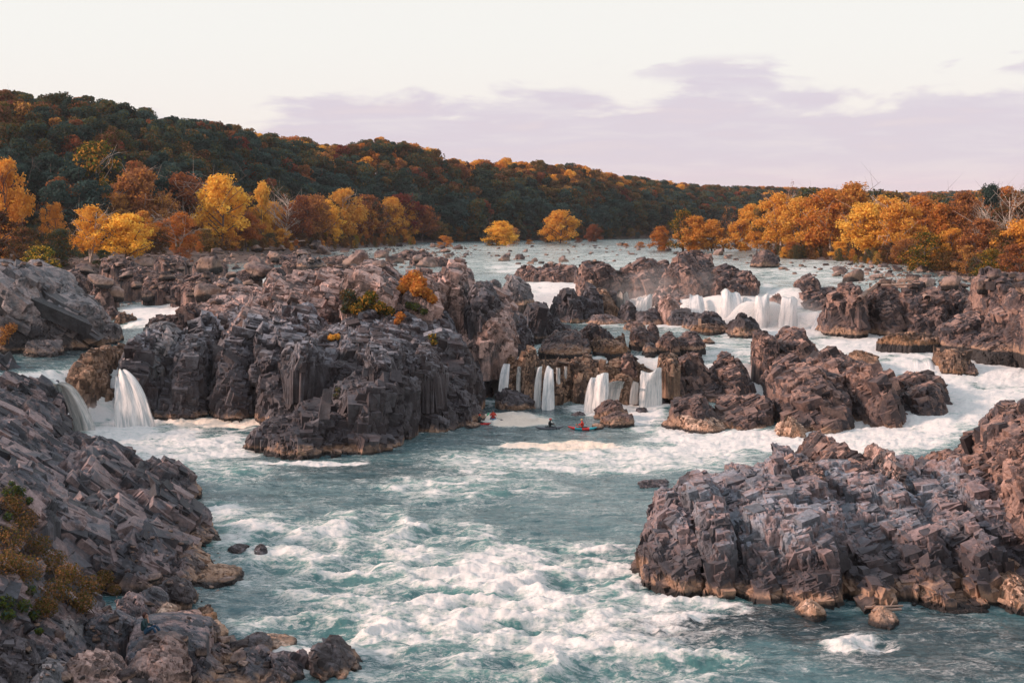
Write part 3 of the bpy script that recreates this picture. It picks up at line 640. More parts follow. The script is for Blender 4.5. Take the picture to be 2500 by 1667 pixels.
outcrop('wide low hazy rock island at the head of the upper falls', [
 (RM,1500,1650,632,712,9,16),(RM,1590,1765,620,720,8.8,20),(RM,1720,1850,652,712,9.5,14),(LG,1590,1790,690,742,7.5,9,dict(sty='pink')),(RM,1640,1740,618,680,10.2,16),(SP,1800,1850,668,706,9.8,8)],-9,'brown')
outcrop('long striped rock bar in the upper river left of the hazy island', [
 (RM,1256,1330,648,677,10,8),(RM,1304,1420,645,682,9.9,10),(RM,1408,1532,640,712,8.9,14,dict(tri=(-.1,0)))],-9,'brown')
outcrop('grey pointed rock in the rapids beyond the right shoulder of the craggy island', [(RM,1216,1306,676,745,7.8,10,dict(tri=(-.15,0))),(BK,1196,1222,682,700,9,3)],7.5,'smooth')
boulder('light conical rock standing on the river bend behind the hazy island',(1832,1902,612,651,10.4,9),10.2,'brown',tri=(.15,0))
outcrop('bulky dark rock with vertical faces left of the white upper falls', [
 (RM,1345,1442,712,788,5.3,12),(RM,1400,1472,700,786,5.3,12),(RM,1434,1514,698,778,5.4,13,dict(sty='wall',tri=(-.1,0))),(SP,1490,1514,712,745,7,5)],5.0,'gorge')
for lb,q,st in [('flat pale slab lying before the bulky dark rock',(1428,1530,770,794,5.1,6),'pink'),('stacked black boulder with a peaked top in front of the upper falls',(1508,1566,737,790,5.1,7),'dark'),
 ('wide black flat-topped boulder in front of the upper falls',(1554,1630,756,796,5.1,8),'dark'),('rounded brown boulder below the black boulders by the middle pool',(1522,1578,784,809,5,5),'brown')]:
    boulder(lb,q,q[4]-.3,st)
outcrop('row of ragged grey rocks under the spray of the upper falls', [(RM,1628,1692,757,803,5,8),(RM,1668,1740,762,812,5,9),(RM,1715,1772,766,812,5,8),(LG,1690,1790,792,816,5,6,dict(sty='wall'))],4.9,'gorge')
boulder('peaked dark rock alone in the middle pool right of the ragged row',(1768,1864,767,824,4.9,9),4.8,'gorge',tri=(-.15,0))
outcrop('long low brown rock bar behind the thin waterfalls', [(RM,1314,1442,813,868,4.7,11),(RM,1404,1500,792,842,5,9),(RM,1450,1540,829,869,4.6,8,dict(sty='wall')),(BK,1498,1528,821,841,4.9,3,dict(sty='wall'))],4.5,'brown')
outcrop('cluster of upright brown rocks between the middle pools', [(RM,1538,1602,801,846,4.9,7),(BK,1578,1612,791,842,4.9,6),(RM,1600,1662,814,866,4.6,8),(RM,1648,1718,812,862,4.6,8),(BK,1570,1605,838,868,4.6,4,dict(sty='dark'))],4.6,'brown')
boulder('flat low rock right of the upright rock cluster in the middle pool',(1712,1746,826,840,4.7,3),4.6,'brown')
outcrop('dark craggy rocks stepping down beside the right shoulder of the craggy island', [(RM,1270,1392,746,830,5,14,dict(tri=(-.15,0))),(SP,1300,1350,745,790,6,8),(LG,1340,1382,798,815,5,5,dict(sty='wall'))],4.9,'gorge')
outcrop('huge fissured blue grey crag rising from dark water at lower right', [
 (RM,1690,2060,1165,1478,0,27,dict(tri=(.1,.1))),(RM,1930,2300,1150,1488,0,28,dict(tri=(0,.1))),(RM,2180,2540,1150,1486,0,27,dict(tri=(.1,.1))),(RM,1556,1730,1225,1462,0,11,dict(tri=(.12,0))),(RM,1640,1790,1160,1470,0,17,dict(p=12,tri=(.1,.2))),(RM,1700,1925,1180,1481,0,20,dict(tri=(.1,.25),k=.7)),(RM,1820,2020,1115,1489,0,24,dict(tri=(.1,.25),k=.7)),(RM,1935,2140,1135,1494,0,24,dict(tri=(0,.25),k=.7)),
 (RM,1960,2120,1088,1300,2,20,dict(sty='brown',cell=1.7)),(RM,2060,2280,1136,1494,0,25,dict(tri=(0,.2),k=.7)),(BK,2128,2206,1102,1200,4,8,dict(sty='pink')),(RM,2190,2370,1146,1487,0,25,dict(tri=(0,.2),k=.7)),
 (RM,2300,2480,1128,1483,0,26,dict(tri=(.1,.2),k=.7)),(RM,2390,2560,1040,1500,0,24,dict(tri=(.15,0),sty='brown',cell=1.8)),(RM,2430,2680,992,1300,2,22,dict(sty='brown',cell=1.8)),
 (SP,2290,2400,1100,1300,2,16,dict(sty='brown',cell=1.7)),(SP,2418,2540,1385,1504,0,7,dict(sty='tan',cell=1.7)),(LG,2245,2430,1450,1498,0,5,dict(sty='tan')),(SP,1900,1990,1124,1250,3,14,dict(sty='brown',cell=1.5))],0.0,'blue')
boulder('pale knobbly rock in the water at the foot of the fissured crag, left one',(1957,2032,1466,1513,0,2.4),-.15,'tan')
boulder('pale wedge rock in the water at the foot of the fissured crag, right one',(2133,2212,1490,1531,0,2.4),-.15,'tan',tri=(-.2,0))
boulder('low dark rocks just behind the fissured crag in the teal rapids',(1775,1850,1142,1156,0,3),-.5,'dark')
# near boulders, lower left
NB=[('broad dark layered slab the seated person rests on',(296,500,1517,1616,1.6,7.5),'cliff',dict(amp=.35,flat=.2,cell=1.3)),
 ('dark boulder with a tan lower band at the water edge above the seated person',(372,460,1414,1486,0.2,3),'dark',dict(wl=-.3)),
 ('grey flat-faced boulder directly behind the seated person',(326,400,1440,1502,.6,3),'cliff',{}),
 ('grey round boulder pressed between slabs left above the seated person',(262,340,1450,1520,1,3),'cliff',{}),
 ('tan cube-shaped boulder right of the seated person',(366,412,1486,1512,.8,2),'tan',{}),
 ('brown boulder with pale cracks between the person and the water',(380,482,1496,1545,.5,3.2),'pink',{}),
 ('low tan boulder at the water edge right of the pale cracked one',(440,478,1508,1545,.2,2),'tan',{}),
 ('brown peaked rock standing alone in the shallows, nearer one',(474,516,1503,1528,0,1.6),'wall',{}),
 ('brown peaked rock standing alone in the shallows, farther one',(466,508,1488,1506,0,1.4),'wall',{}),
 ('flat tan slab poking into the shallows below the person',(455,540,1538,1568,.2,3),'tan',dict(flat=.2)),
 ('long dark boulder sloping under the flat tan slab',(420,512,1530,1582,.6,4),'dark',{}),
 ('dark lumpy boulder in the middle of the lower left bank',(494,570,1566,1622,.3,3.4),'cliff',{}),
 ('dark wide boulder before the bleached dome at the water edge',(560,652,1560,1620,.2,3.4),'dark',{}),
 ('bleached dome rock at the water edge of the lower left bank',(600,712,1556,1600,0,3.4),'tan',{}),
 ('big pointed dark boulder at the right tip of the near bank',(726,884,1562,1690,-.4,4.6),'dark',dict(tri=(-.4,0))),
 ('layered dark boulder left of the big pointed one',(640,744,1592,1690,-.2,4),'cliff',{}),
 ('low flat grey slab beneath the layered dark boulder',(520,650,1600,1690,0,4),'cliff',dict(flat=.2)),
 ('dark squared boulder below the person slab',(424,520,1600,1700,.2,4),'cliff',{}),
 ('rust brown cracked boulder at the bottom edge below the person',(268,450,1572,1720,.6,5),'pink',{}),
 ('orange brown lumpy boulder at the bottom of the near bank',(155,285,1594,1720,1,4.5),'pink',{}),
 ('pale grey wedge boulder in the very corner of the near bank',(44,146,1616,1720,1.4,4),'smooth',{}),
 ('dark boulder behind the pale grey wedge in the corner',(-60,70,1560,1720,1.6,4.5),'dark',{}),
 ('grey sloping slab above the orange brown lumpy boulder',(170,310,1496,1580,1.6,4),'cliff',dict(flat=.2)),
 ('blue grey block under the leafy shrub on the near bank',(90,186,1494,1600,1.8,4),'smooth',{}),
 ('long tilted grey slab left of the orange brown boulder',(40,180,1530,1650,1.4,4),'cliff',dict(tri=(-.3,0))),
 ('small tan stone at the foot of the layered dark boulder',(800,850,1630,1665,0,2),'tan',{}),
 ('dark stone at the bottom edge below the layered boulder',(620,700,1640,1700,0,3),'dark',{}),
 ('dark stone at the bottom edge between the slab and the squared boulder',(500,600,1645,1700,.1,3),'dark',{})]
for lb,q,st,o in NB:
    o=dict(o); wl=o.pop('wl',-.2 if q[4]<.7 else -9); o.setdefault('sides',6); o.setdefault('p',14); o.setdefault('cell',1.1); o.setdefault('nb',.2); boulder(lb,q,wl,st,group='boulders piled on the lower left bank',**o)

outcrop('low jumbled brown rock shelf under the left bank trees', [
 (RM,120,250,659,705,9.6,9),(LG,215,290,681,735,8.5,9),(RM,300,410,653,690,10.3,9),(RM,345,450,668,712,9.6,9),(RM,420,540,668,712,9.8,9),(RM,440,545,689,722,9.5,6),
(RM,545,640,661,690,10.2,8),(RM,470,560,635,655,10.8,9),(RM,380,460,625,645,11,9),(RM,250,350,631,655,11,9),(SP,570,620,697,712,9.6,5)],-9,'brown')
outcrop('rocky shoal of dark boulders reaching out from the left bank', [
 (RM,650,780,621,640,10.7,12),(RM,770,880,625,640,10.7,9),(RM,850,960,633,650,10.4,8),(RM,960,1060,612,630,10.8,9),(RM,690,760,638,652,10.3,6),(LG,1000,1100,628,642,10.5,6)],-9,'brown')

# ------------------------------------------------------------------ trees
PAL = {'dark': (0.040,0.072,0.064), 'teal': (0.056,0.098,0.082), 'olive': (0.085,0.080,0.022), 'brown': (0.165,0.09,0.045), 'rust': (0.30,0.135,0.065),
       'orange': (0.60,0.265,0.065), 'gold': (0.72,0.34,0.06), 'yellow': (0.76,0.46,0.10), 'red': (0.26,0.055,0.035), 'green': (0.10,0.13,0.025), 'pale': (0.40,0.16,0.09)}
def leaf_mat(name, c1, c2, c3):
    m_, gm = newmat(name); geo = gm.n('ShaderNodeNewGeometry'); oi = gm.n('ShaderNodeObjectInfo')
    r = geo.outputs['Random Per Island']
    cr = gm.n('ShaderNodeValToRGB'); gm.l(r, cr.inputs[0]); e = cr.color_ramp.elements
    e[0].color = (*c1, 1); e[0].position = 0.1; e[1].color = (*c3, 1); e[1].position = 0.95; k = e.new(0.55); k.color = (*c2, 1)
    hs = gm.n('ShaderNodeHueSaturation'); gm.l(cr.outputs[0], hs.inputs['Color'])
    gm.l(gm.m('MULTIPLY_ADD', oi.outputs['Random'], 0.04, 0.48), hs.inputs['Hue'])
    gm.l(gm.m('MULTIPLY_ADD', oi.outputs['Random'], 0.6, 0.7), hs.inputs['Value'])
    bs = gm.n('ShaderNodeBsdfDiffuse'); gm.l(hs.outputs[0], bs.inputs[0])
    tr = gm.n('ShaderNodeBsdfTranslucent'); gm.l(hs.outputs[0], tr.inputs[0])
    mx = gm.n('ShaderNodeMixShader'); mx.inputs[0].default_value = 0.35; gm.l(bs.outputs[0], mx.inputs[1]); gm.l(tr.outputs[0], mx.inputs[2])
    finish(gm, mx.outputs[0]); return m_
LM = {k: leaf_mat(k + '_leaves', *[PAL[q] for q in v]) for k, v in dict(dark=('dark','dark','teal'), teal=('dark','teal','olive'), olive=('teal','olive','brown'),
      brown=('olive','brown','rust'), rust=('rust','rust','orange'), orange=('orange','orange','gold'), gold=('orange','gold','yellow'), yellow=('gold','yellow','yellow'),
      red=('brown','red','rust'), green=('teal','green','olive'), greengold=('green','olive','gold'), pale=('brown','pale','orange')).items()}
def bark(name, c):
    m_, gm = newmat(name); pos = gm.n('ShaderNodeTexCoord').outputs['Object']
    n_ = gm.noise(pos, 1.5, 5, 0.7); cc = gm.mix(gm.step(n_, 0.4, 0.6), tuple(x * 0.6 for x in c), c)
    bs = gm.n('ShaderNodeBsdfPrincipled'); gm.l(cc, bs.inputs[0]); bs.inputs['Roughness'].default_value = 0.85; finish(gm, bs.outputs[0]); return m_
BK_D, BK_W = bark('grey_bark', (0.13,0.10,0.09)), bark('pale_bark', (0.55,0.45,0.38))
def tubes(segs, k=5):
    V = []; Q = []; n = 0
    for a, b, ra, rb in segs:
        a = np.array(a, float); b = np.array(b, float); d = b - a; d /= np.linalg.norm(d) + 1e-9
        u = np.cross(d, [0.3, 0.9, 0.1]); u /= np.linalg.norm(u) + 1e-9; v = np.cross(d, u)
        for c, r in ((a, ra), (b, rb)):
            for i in range(k):
                t = 6.2832 * i / k; V.append(c + r * (math.cos(t) * u + math.sin(t) * v))
        for i in range(k): Q.append([n + i, n + (i + 1) % k, n + k + (i + 1) % k, n + k + i])
        n += 2 * k
    return np.array(V), np.array(Q)
def skeleton(rs, h, w, lean=0.1, bare=False, n_limb=9, forks=1):
    segs = []; tips = []
    for f in range(forks):
        p = np.array([rs.uniform(-.2, .2) * f, 0, -0.5]); dirn = np.array([rs.uniform(-lean, lean), rs.uniform(-lean, lean), 1.0]); r = h * 0.020 + 0.04; pts = [p]
        ns = 7
        for i in range(ns):
            q = p + dirn * h * 0.88 / ns + rs.normal(0, h * 0.012, 3) * [1, 1, .3]; r2 = r * 0.80; segs.append((p, q, r, r2)); p = q; r = r2; pts.append(q)
        tips.append(p)
        for i in range(n_limb):
            t = rs.uniform(0.22, 0.95); j = int(t * ns); a = pts[j] + (pts[min(j + 1, ns)] - pts[j]) * (t * ns - j)
            an = rs.uniform(0, 6.283); L = w * (0.55 - 0.28 * t) * rs.uniform(.8, 1.25); b = a + np.array([math.cos(an) * L, math.sin(an) * L, L * rs.uniform(.45, 1.1)])
            rr = h * 0.009 * (1.2 - t) + 0.02; mid = (a + b) / 2 + rs.normal(0, L * .06, 3); segs.append((a, mid, rr, rr * .7)); segs.append((mid, b, rr * .7, rr * .35)); tips.append(b); tips.append(mid)
            for k in range(5 if bare else 2):
                c = mid + (b - mid) * rs.uniform(0, 1); e = c + rs.normal(0, L * .38, 3) + [0, 0, L * .25]; segs.append((c, e, rr * .35, rr * .12)); tips.append(e)
    return segs, np.array(tips)
def leaves(rs, cen, rad, n, size, flatz=0.75, shell=0.55):
    ci = rs.randint(0, len(cen), n); d = rs.normal(0, 1, (n, 3)); d /= np.linalg.norm(d, axis=1)[:, None]
    rr = shell + (1 - shell) * rs.uniform(0, 1, n) ** .6
    P_ = cen[ci] + d * (rad[ci] * rr)[:, None] * [1, 1, flatz]
    nn = d + rs.normal(0, .6, (n, 3)); nn /= np.linalg.norm(nn, axis=1)[:, None]
    u = np.cross(nn, rs.normal(0, 1, (n, 3))); u /= np.linalg.norm(u, axis=1)[:, None]; v = np.cross(nn, u)
    s = size * rs.uniform(.6, 1.3, n)[:, None]
    V = np.stack([P_ - u * s, P_ - v * s * .7, P_ + u * s, P_ + v * s * .7], 1).reshape(-1, 3)
    return V, np.arange(4 * n).reshape(n, 4)
def tree_meshes(seed, h, w, n, size, kind='round', leafmat=None, barkm=None, forks=1, low=0.25):
    rs = np.random.RandomState(seed); segs, tips = skeleton(rs, h, w, forks=forks, n_limb=12 if n > 2000 else 8, bare=(kind == 'bare'))
    tv, tq = tubes(segs, 5 if h > 3 else 4)
    trunk = mesh('trunk', tv, tq, [barkm or BK_D], True)
    if kind == 'bare':
        cen = tips[rs.choice(len(tips), 14)]; rad = rs.uniform(.05, .10, 14) * w; V, Q_ = leaves(rs, cen, rad, n // 8, size * .8)
    else:
        nc = 64 if n > 2000 else 16
        z = rs.uniform(low, 1.0, nc) ** (0.8); prof = np.sin(np.clip((z - low) / (1 - low), 0, 1) * math.pi * 0.80 + 0.42) ** 0.8 if kind != 'column' else np.full(nc, .6)
        an = rs.uniform(0, 6.283, nc); rr = w * 0.5 * prof * rs.uniform(.1, .95, nc)
        cen = np.stack([np.cos(an) * rr, np.sin(an) * rr, z * h * 0.93], 1); rad = rs.uniform(.05, .14, nc) * w if n > 2000 else rs.uniform(.13, .24, nc) * w
        if kind == 'open': rad *= .72
        V, Q_ = leaves(rs, cen, rad, n, size)
    if n > 2000: V += np.repeat(rs.normal(0, .22, (len(Q_), 3)), 4, 0)
    crown = mesh('crown', V, Q_, [leafmat], False)
    return crown, trunk
HIST = {}
def hill_template(i, lm):
    key = (i, lm)
    if key not in HIST:
        if ('b', i) not in HIST: HIST[('b', i)] = tree_meshes(100 + i, 17, 11.5, 1900, 0.42, 'round' if i else 'open', LM['dark'], BK_D, low=0.28)
        c, t = HIST[('b', i)]; c2 = c.copy(); c2.materials.clear(); c2.materials.append(LM[lm]); HIST[key] = (c2, t)
    return HIST[key]
NEARS = {}
def near_template(kind, lm, i, bk):
    key = (kind, lm, i, bk)
    if key not in NEARS:
        b = (kind, i)
        if b not in NEARS: NEARS[b] = tree_meshes(300 + i * 13 + len(kind), 10, 7.5 if kind != 'column' else 4, {'bare': 2600, 'open': 4600, 'bush': 4200}.get(kind, 7600), {'open': .16, 'bush': .18}.get(kind, 0.18), kind, LM['gold'], BK_D, forks=2 if kind in ('open', 'bare') else 1, low=0.02 if kind == 'bush' else .14)
        c, t = NEARS[b]; c2 = c.copy(); c2.materials.clear(); c2.materials.append(LM[lm]); t2 = t
        if bk: t2 = t.copy(); t2.materials.clear(); t2.materials.append(BK_W)
        NEARS[key] = (c2, t2)
    return NEARS[key]
ALLT = []
def place_tree(nm, crown, trunk, loc, s, rz, sx=1.0, trunk_on=True):
    r = bpy.data.objects.new(nm, None); COL.objects.link(r); r.location = loc; r.rotation_euler = (0, 0, rz); r.scale = (s * sx, s * sx, s)
    for nn, me in (('crown', crown), ('trunk', trunk)):
        if me is trunk and not trunk_on: continue
        c = bpy.data.objects.new(nn, me); COL.objects.link(c); c.parent = r
    return r
rt = random.Random(4)
COLW = {'dark': 'dark green', 'teal': 'deep green', 'olive': 'olive', 'brown': 'brown', 'rust': 'rust coloured', 'orange': 'orange', 'gold': 'golden', 'yellow': 'yellow', 'red': 'dark red', 'green': 'green', 'greengold': 'green and gold', 'pale': 'pale pinkish'}
# -- near banks: (x, ytop, ybase, width px, colour, kind, white bark)
LB = [(28,325,575,150,'olive','round',0),(120,356,590,115,'gold','round',1),(232,360,600,128,'greengold','round',1),(165,420,600,110,'orange','round',0),(335,418,600,120,'rust','round',1),(455,428,600,150,'rust','open',1),
 (545,440,610,110,'gold','round',0),(642,452,600,50,'yellow','column',0),(694,470,598,80,'bare','bare',1),(735,486,598,70,'rust','round',0),(600,520,606,70,'orange','round',0),(20,402,625,90,'orange','round',0),
 (222,504,642,90,'orange','open',1),(305,526,645,105,'gold','round',0),(348,520,620,60,'gold','round',0),(95,602,688,84,'greengold','bush',0),(62,460,600,60,'orange','round',0),(132,498,620,60,'orange','open',0),(440,520,622,90,'orange','open',1),
 (770,480,596,70,'rust','round',0),(838,468,592,84,'yellow','round',1),(800,495,592,60,'gold','round',0),(944,494,590,52,'yellow','column',1),(900,482,590,80,'rust','round',0),(985,482,588,90,'red','round',0),(1030,505,588,70,'rust','round',0),
 (1062,540,590,60,'brown','round',0),(985,560,592,40,'orange','bush',0),(1087,566,603,42,'orange','bush',0),(1205,560,600,40,'greengold','bush',0),(1222,534,600,66,'gold','round',0),(1254,548,596,34,'pale','open',0),(1256,524,586,52,'red','round',0),
 (1370,510,594,76,'gold','round',0),(1345,545,592,40,'brown','round',0),(1292,576,596,30,'orange','bush',0),(1450,542,590,36,'red','round',0),(1412,572,592,26,'red','bush',0),(1528,584,602,18,'gold','bush',0),(1562,580,604,26,'gold','bush',0),
 (0,520,650,110,'brown','open',0),(60,560,660,80,'brown','bush',0),(150,560,650,90,'olive','bush',0),(380,560,620,90,'brown','bush',0),(500,560,615,80,'brown','bush',0),(560,560,612,70,'orange','bush',0),(660,570,606,60,'olive','bush',0),(445,605,648,70,'rust','bush',0),(250,610,655,50,'green','bush',0),(690,560,604,80,'gold','bush',0),(820,560,598,70,'gold','bush',0),(740,570,602,70,'brown','bush',0)]
RB = [(1612,545,612,46,'gold','round',0),(1668,505,614,70,'greengold','open',0),(1700,520,614,80,'gold','round',0),(1735,530,614,70,'orange','round',0),(1768,520,614,46,'pale','bare',0),(1810,530,614,70,'gold','round',0),(1850,550,616,44,'gold','round',0),
 (1902,478,622,90,'gold','round',1),(1925,472,620,46,'bare','bare',1),(1955,492,624,90,'yellow','round',0),(2022,470,628,120,'gold','round',1),(1990,500,624,80,'gold','round',0),(2085,458,620,100,'yellow','round',0),(2110,500,630,100,'yellow','round',1),
 (2165,482,628,110,'yellow','open',1),(2140,530,630,90,'gold','round',0),(2195,500,628,90,'gold','round',1),(2245,486,625,100,'orange','round',0),(2300,500,625,70,'gold','column',0),(2262,570,662,96,'greengold','bush',0),(2325,562,655,70,'gold','round',0),
 (2350,478,620,90,'rust','round',0),(2412,456,610,60,'dark','round',0),(2405,500,640,60,'pale','bare',1),(2458,462,650,110,'rust','bare',1),(2470,480,640,130,'brown','open',1),(2400,540,660,90,'rust','round',0),(2440,560,670,90,'brown','bush',0),(2490,540,670,100,'orange','round',0),
 (1930,590,630,70,'gold','bush',0),(2045,590,634,90,'orange','bush',0),(2210,585,645,90,'rust','bush',0),(2480,600,685,90,'rust','bush',0),(2360,600,668,90,'rust','bush',0),(2420,610,680,80,'greengold','bush',0),(2160,600,640,70,'brown','bush',0),(2520,500,640,120,'brown','round',0)]
SP_ = {'x': []}
for tab, bankname in ((LB, 'left bank'), (RB, 'right bank')):
    for i, (x, yt, yb, w, lm, kind, wb) in enumerate(tab):
        p = PS(x, yb); s = (yb - yt) / F * p.y * 1.03 / 9.6
        bare = lm == 'bare'
        c, t = near_template(kind, 'pale' if bare else lm, (i * 7) % 3, wb)
        z = float(ground(p.x, p.y)[0])
        sx = min(1.7, max(.5, 1.25 * (w / F * p.y) / 7.0 / s)) if kind != 'column' else max(.5, (w / F * p.y) / 4.0 / s)
        o = place_tree('bush' if kind == 'bush' else 'autumn_tree', c, t, (p.x, p.y, min(z, p.z) - .1), s, rt.uniform(0, 6.28), sx)
        look = {'round': 'full', 'open': 'loose open', 'column': 'narrow upright', 'bare': 'nearly leafless', 'bush': 'low'}[kind]
        ALLT.append([o, bankname, x, ('bush' if kind == 'bush' else 'tree'), (look + (' white-stemmed ' if wb else ' ') + COLW.get(lm, 'pale')).strip()])
# filler behind these rows, so the banks close up
for k in range(95):
    left = k < 62
    x = rt.uniform(-20, 1000) if left else rt.uniform(1880, 2540)
    yb = 588 + (18 if not left else 26 * (1 - x / 1000)) * rt.uniform(0.15, 1)
    p = PS(x, yb); h = rt.uniform(8, 17) if left else rt.uniform(9, 14)
    lm = rt.choice(['rust', 'orange', 'orange', 'olive', 'rust', 'gold', 'pale'] if left else ['gold', 'orange', 'gold', 'orange', 'pale'])
    kind = rt.choice(['round', 'open', 'round']); c, t = near_template(kind, lm, rt.randrange(3), rt.randrange(2))
    o = place_tree('autumn_tree', c, t, (p.x, p.y, float(ground(p.x, p.y)[0]) - .1), h / 9.6, rt.uniform(0, 6.28), 1.0)
    ALLT.append([o, 'left bank' if left else 'right bank', x, 'tree', {'round': 'full', 'open': 'loose open'}[kind] + ' ' + COLW[lm]])

# -- the wooded hill: base line and ridge line in the place
RIDGE = [(-150,195,530),(0,215,540),(120,215,550),(220,225,565),(330,255,580),(400,272,590),(560,300,630),(700,325,670),(850,347,700),(920,328,715),(1000,335,730),(1080,370,750),(1130,388,765),(1180,380,780),(1250,380,800),(1400,395,860),(1500,418,920),(1700,446,1050),(1900,452,1200),(2000,456,1300),(2200,466,1450),(2400,462,1600),(2700,470,1800)]
RG = np.array([[*PD(x, y, d)] for x, y, d in RIDGE]); RG[:, 2] -= 20
BASE = np.array([[-150,0,375],[0,0,385],[120,0,392],[220,0,400],[330,0,412],[400,0,422],[560,0,480],[700,0,525],[850,0,572],[920,0,590],[1000,0,605],[1080,0,622],[1130,0,638],[1180,0,650],[1250,0,670],[1400,0,720],[1500,0,770],[1700,0,880],[1900,0,1000],[2000,0,1080],[2200,0,1180],[2400,0,1280],[2700,0,1400]], float)
BG = np.stack([(BASE[:, 0] - CX) / F * BASE[:, 2], BASE[:, 2], np.interp(BASE[:, 0], [0, 850, 1100], [15.5, 14.5, 11.4])], 1)
def hill_pt(u, t):
    u = np.clip(u, 0, len(RG) - 1.0001); i = int(u); f = u - i
    b = BG[i] * (1 - f) + BG[i + 1] * f; r = RG[i] * (1 - f) + RG[i + 1] * f
    if t <= 1: q = b + (r - b) * t; q[2] = b[2] + (r[2] - b[2]) * (math.sin((min(max(t, 0), 1)) * math.pi / 2) ** 1.25); return q
    q = r + (r - b) * (t - 1); q[2] = r[2] - (t - 1) * 4; return q
nuh, nvh = 110, 26
HV = np.array([hill_pt(i * (len(RG) - 1) / (nuh - 1), -0.03 + j * 1.9 / (nvh - 1)) for i in range(nuh) for j in range(nvh)]); HV[:, 2] += np.where(HV[:, 2] > 12, 1.2, 0) * fbm(HV * 0.03, 3, 3)
HV[::nvh, 2] = 8.5; HV[1::nvh, 2] -= 1
tag(link('forest_hill', mesh('hill', HV, grid_faces(nuh, nvh), [M['soil']], True)), 'wooded hillside running along the river to the horizon', None, None, 'structure')
cand = []
for i in range(len(RG) - 1):
    seg = np.linalg.norm((BG[i + 1] - BG[i] + RG[i + 1] - RG[i])[:2]) / 2; dep = np.linalg.norm((RG[i] - BG[i])[:2])
    far = BG[i][1] > 620
    n = int(seg * 1.22 * dep / (52 if not far else 68))
    for k in range(n):
        u = i + rt.random(); t = rt.random() * 1.22; q = hill_pt(u, t); cand.append((q, u, t))
cand.sort(key=lambda c: c[0][1])
def hillcol(q, t):
    v = vnoise(np.array([[q[0] * .03, q[1] * .03, 3.3]]), 8)[0] + rt.uniform(-.75, .75)
    w = v + (t - 0.58) * 1.3 + (0.30 if q[1] > 720 else 0)
    if rt.random() < .035: return 'red'
    return 'dark' if w < -.45 else 'teal' if w < -0.05 else 'olive' if w < .35 else 'brown' if w < .85 else 'rust' if w < 1.05 else 'orange'
vis = []; rest = []
for q, u, t in cand:
    xx, yy = proj(*q); lm = hillcol(q, t)
    (vis if (-30 < xx < 2530 and len(vis) < 215 and rt.random() < 0.9) else rest).append((q, t, lm, xx))
for q, t, lm, xx in vis:
    c, tr = hill_template(rt.randrange(5), lm); s = rt.uniform(.8, 1.15)
    o = place_tree('forest_tree', c, tr, q - np.array([0, 0, .8]), s, rt.uniform(0, 6.28), rt.uniform(.9, 1.15))
    ALLT.append([o, 'hillside', xx, 'tree', 'tall ' + COLW[lm]])
# labels that single each tree out: colour and habit, then its place among its like
from collections import defaultdict
gd_ = defaultdict(list)
for t_ in ALLT:
    if t_[1] == 'hillside': t_[1] = 'hillside left' if t_[2] < 260 else 'hillside middle' if t_[2] < 620 else 'hillside right'
    gd_[(t_[1], t_[3], t_[4])].append(t_)
for (bank, what, look), lst in gd_.items():
    lst.sort(key=lambda t_: t_[2])
    where = {'left bank': 'on the left bank', 'right bank': 'on the right bank', 'hillside left': 'at the left end of the wooded hillside', 'hillside middle': 'on the hillside behind the left bank trees', 'hillside right': 'low on the hillside beside the open river'}[bank]
    for i, t_ in enumerate(lst):
        lab = f"{look} {what} {where}" if len(lst) == 1 else f"{ORD[i]} from left among {look} {what if what != 'bush' else 'bushe'}s {where}"
        tag(t_[0], lab, what, {'left bank': 'autumn trees and bushes of the left bank', 'right bank': 'autumn trees and bushes of the right bank', }.get(bank, 'trees of the hillside forest'))
# the far forest as one mass, instanced over the hill
tc_ = bpy.data.collections.new('forest_tree_kinds'); LMS = ['dark', 'teal', 'olive', 'brown', 'rust', 'orange', 'red']; idx = {}
n_ = 0
for lm in LMS:
    for i in range(3):
        c, tr = hill_template(i, lm); o = bpy.data.objects.new('forest_kind_%02d' % n_, c); tc_.objects.link(o); idx[(lm, i)] = n_; n_ += 1
back = []
for k in range(900):                                        # a low wood closing the land at the right, behind the right bank
    Y = rt.uniform(430, 1300); X = Y * rt.uniform(0.15, 0.42)
    if inside(np.array([X]), np.array([Y]), RIGHT_SHORE)[0]: back.append((np.array([X, Y, 12.0]), .8, rt.choice(['brown', 'rust', 'olive', 'orange', 'teal']), 0))
under = []
for k in range(900):
    u = rt.uniform(0, len(RG) - 1); q = hill_pt(u, rt.uniform(0.0, .10)); under.append((q - np.array([0, 0, 2.2]), .42, rt.choice(['olive', 'teal', 'brown', 'dark', 'olive']), 0))
pts = rest + back + under
PV = np.array([q for q, t, lm, xx in pts])
pm = bpy.data.meshes.new('far_forest'); pm.vertices.add(len(PV)); pm.vertices.foreach_set('co', PV.astype(np.float32).ravel())
a_ = pm.attributes.new('kind_index', 'INT', 'POINT'); a_.data.foreach_set('value', np.array([idx[(lm, rt.randrange(3))] for q, t, lm, xx in pts], np.int32))
a_ = pm.attributes.new('size', 'FLOAT', 'POINT'); a_.data.foreach_set('value', np.array([rt.uniform(.75, 1.15) if t != .42 else rt.uniform(.3, .55) for q, t, lm, xx in pts], np.float32))
a_ = pm.attributes.new('turn', 'FLOAT', 'POINT'); a_.data.foreach_set('value', np.array([rt.uniform(0, 6.28) for _ in pts], np.float32))
fo = link('far_forest', pm); tag(fo, 'dense autumn forest of green, brown and orange crowns covering the hillside', 'forest', None, 'stuff')
ng = bpy.data.node_groups.new('scatter', 'GeometryNodeTree'); ng.interface.new_socket('Geometry', in_out='INPUT', socket_type='NodeSocketGeometry'); ng.interface.new_socket('Geometry', in_out='OUTPUT', socket_type='NodeSocketGeometry')
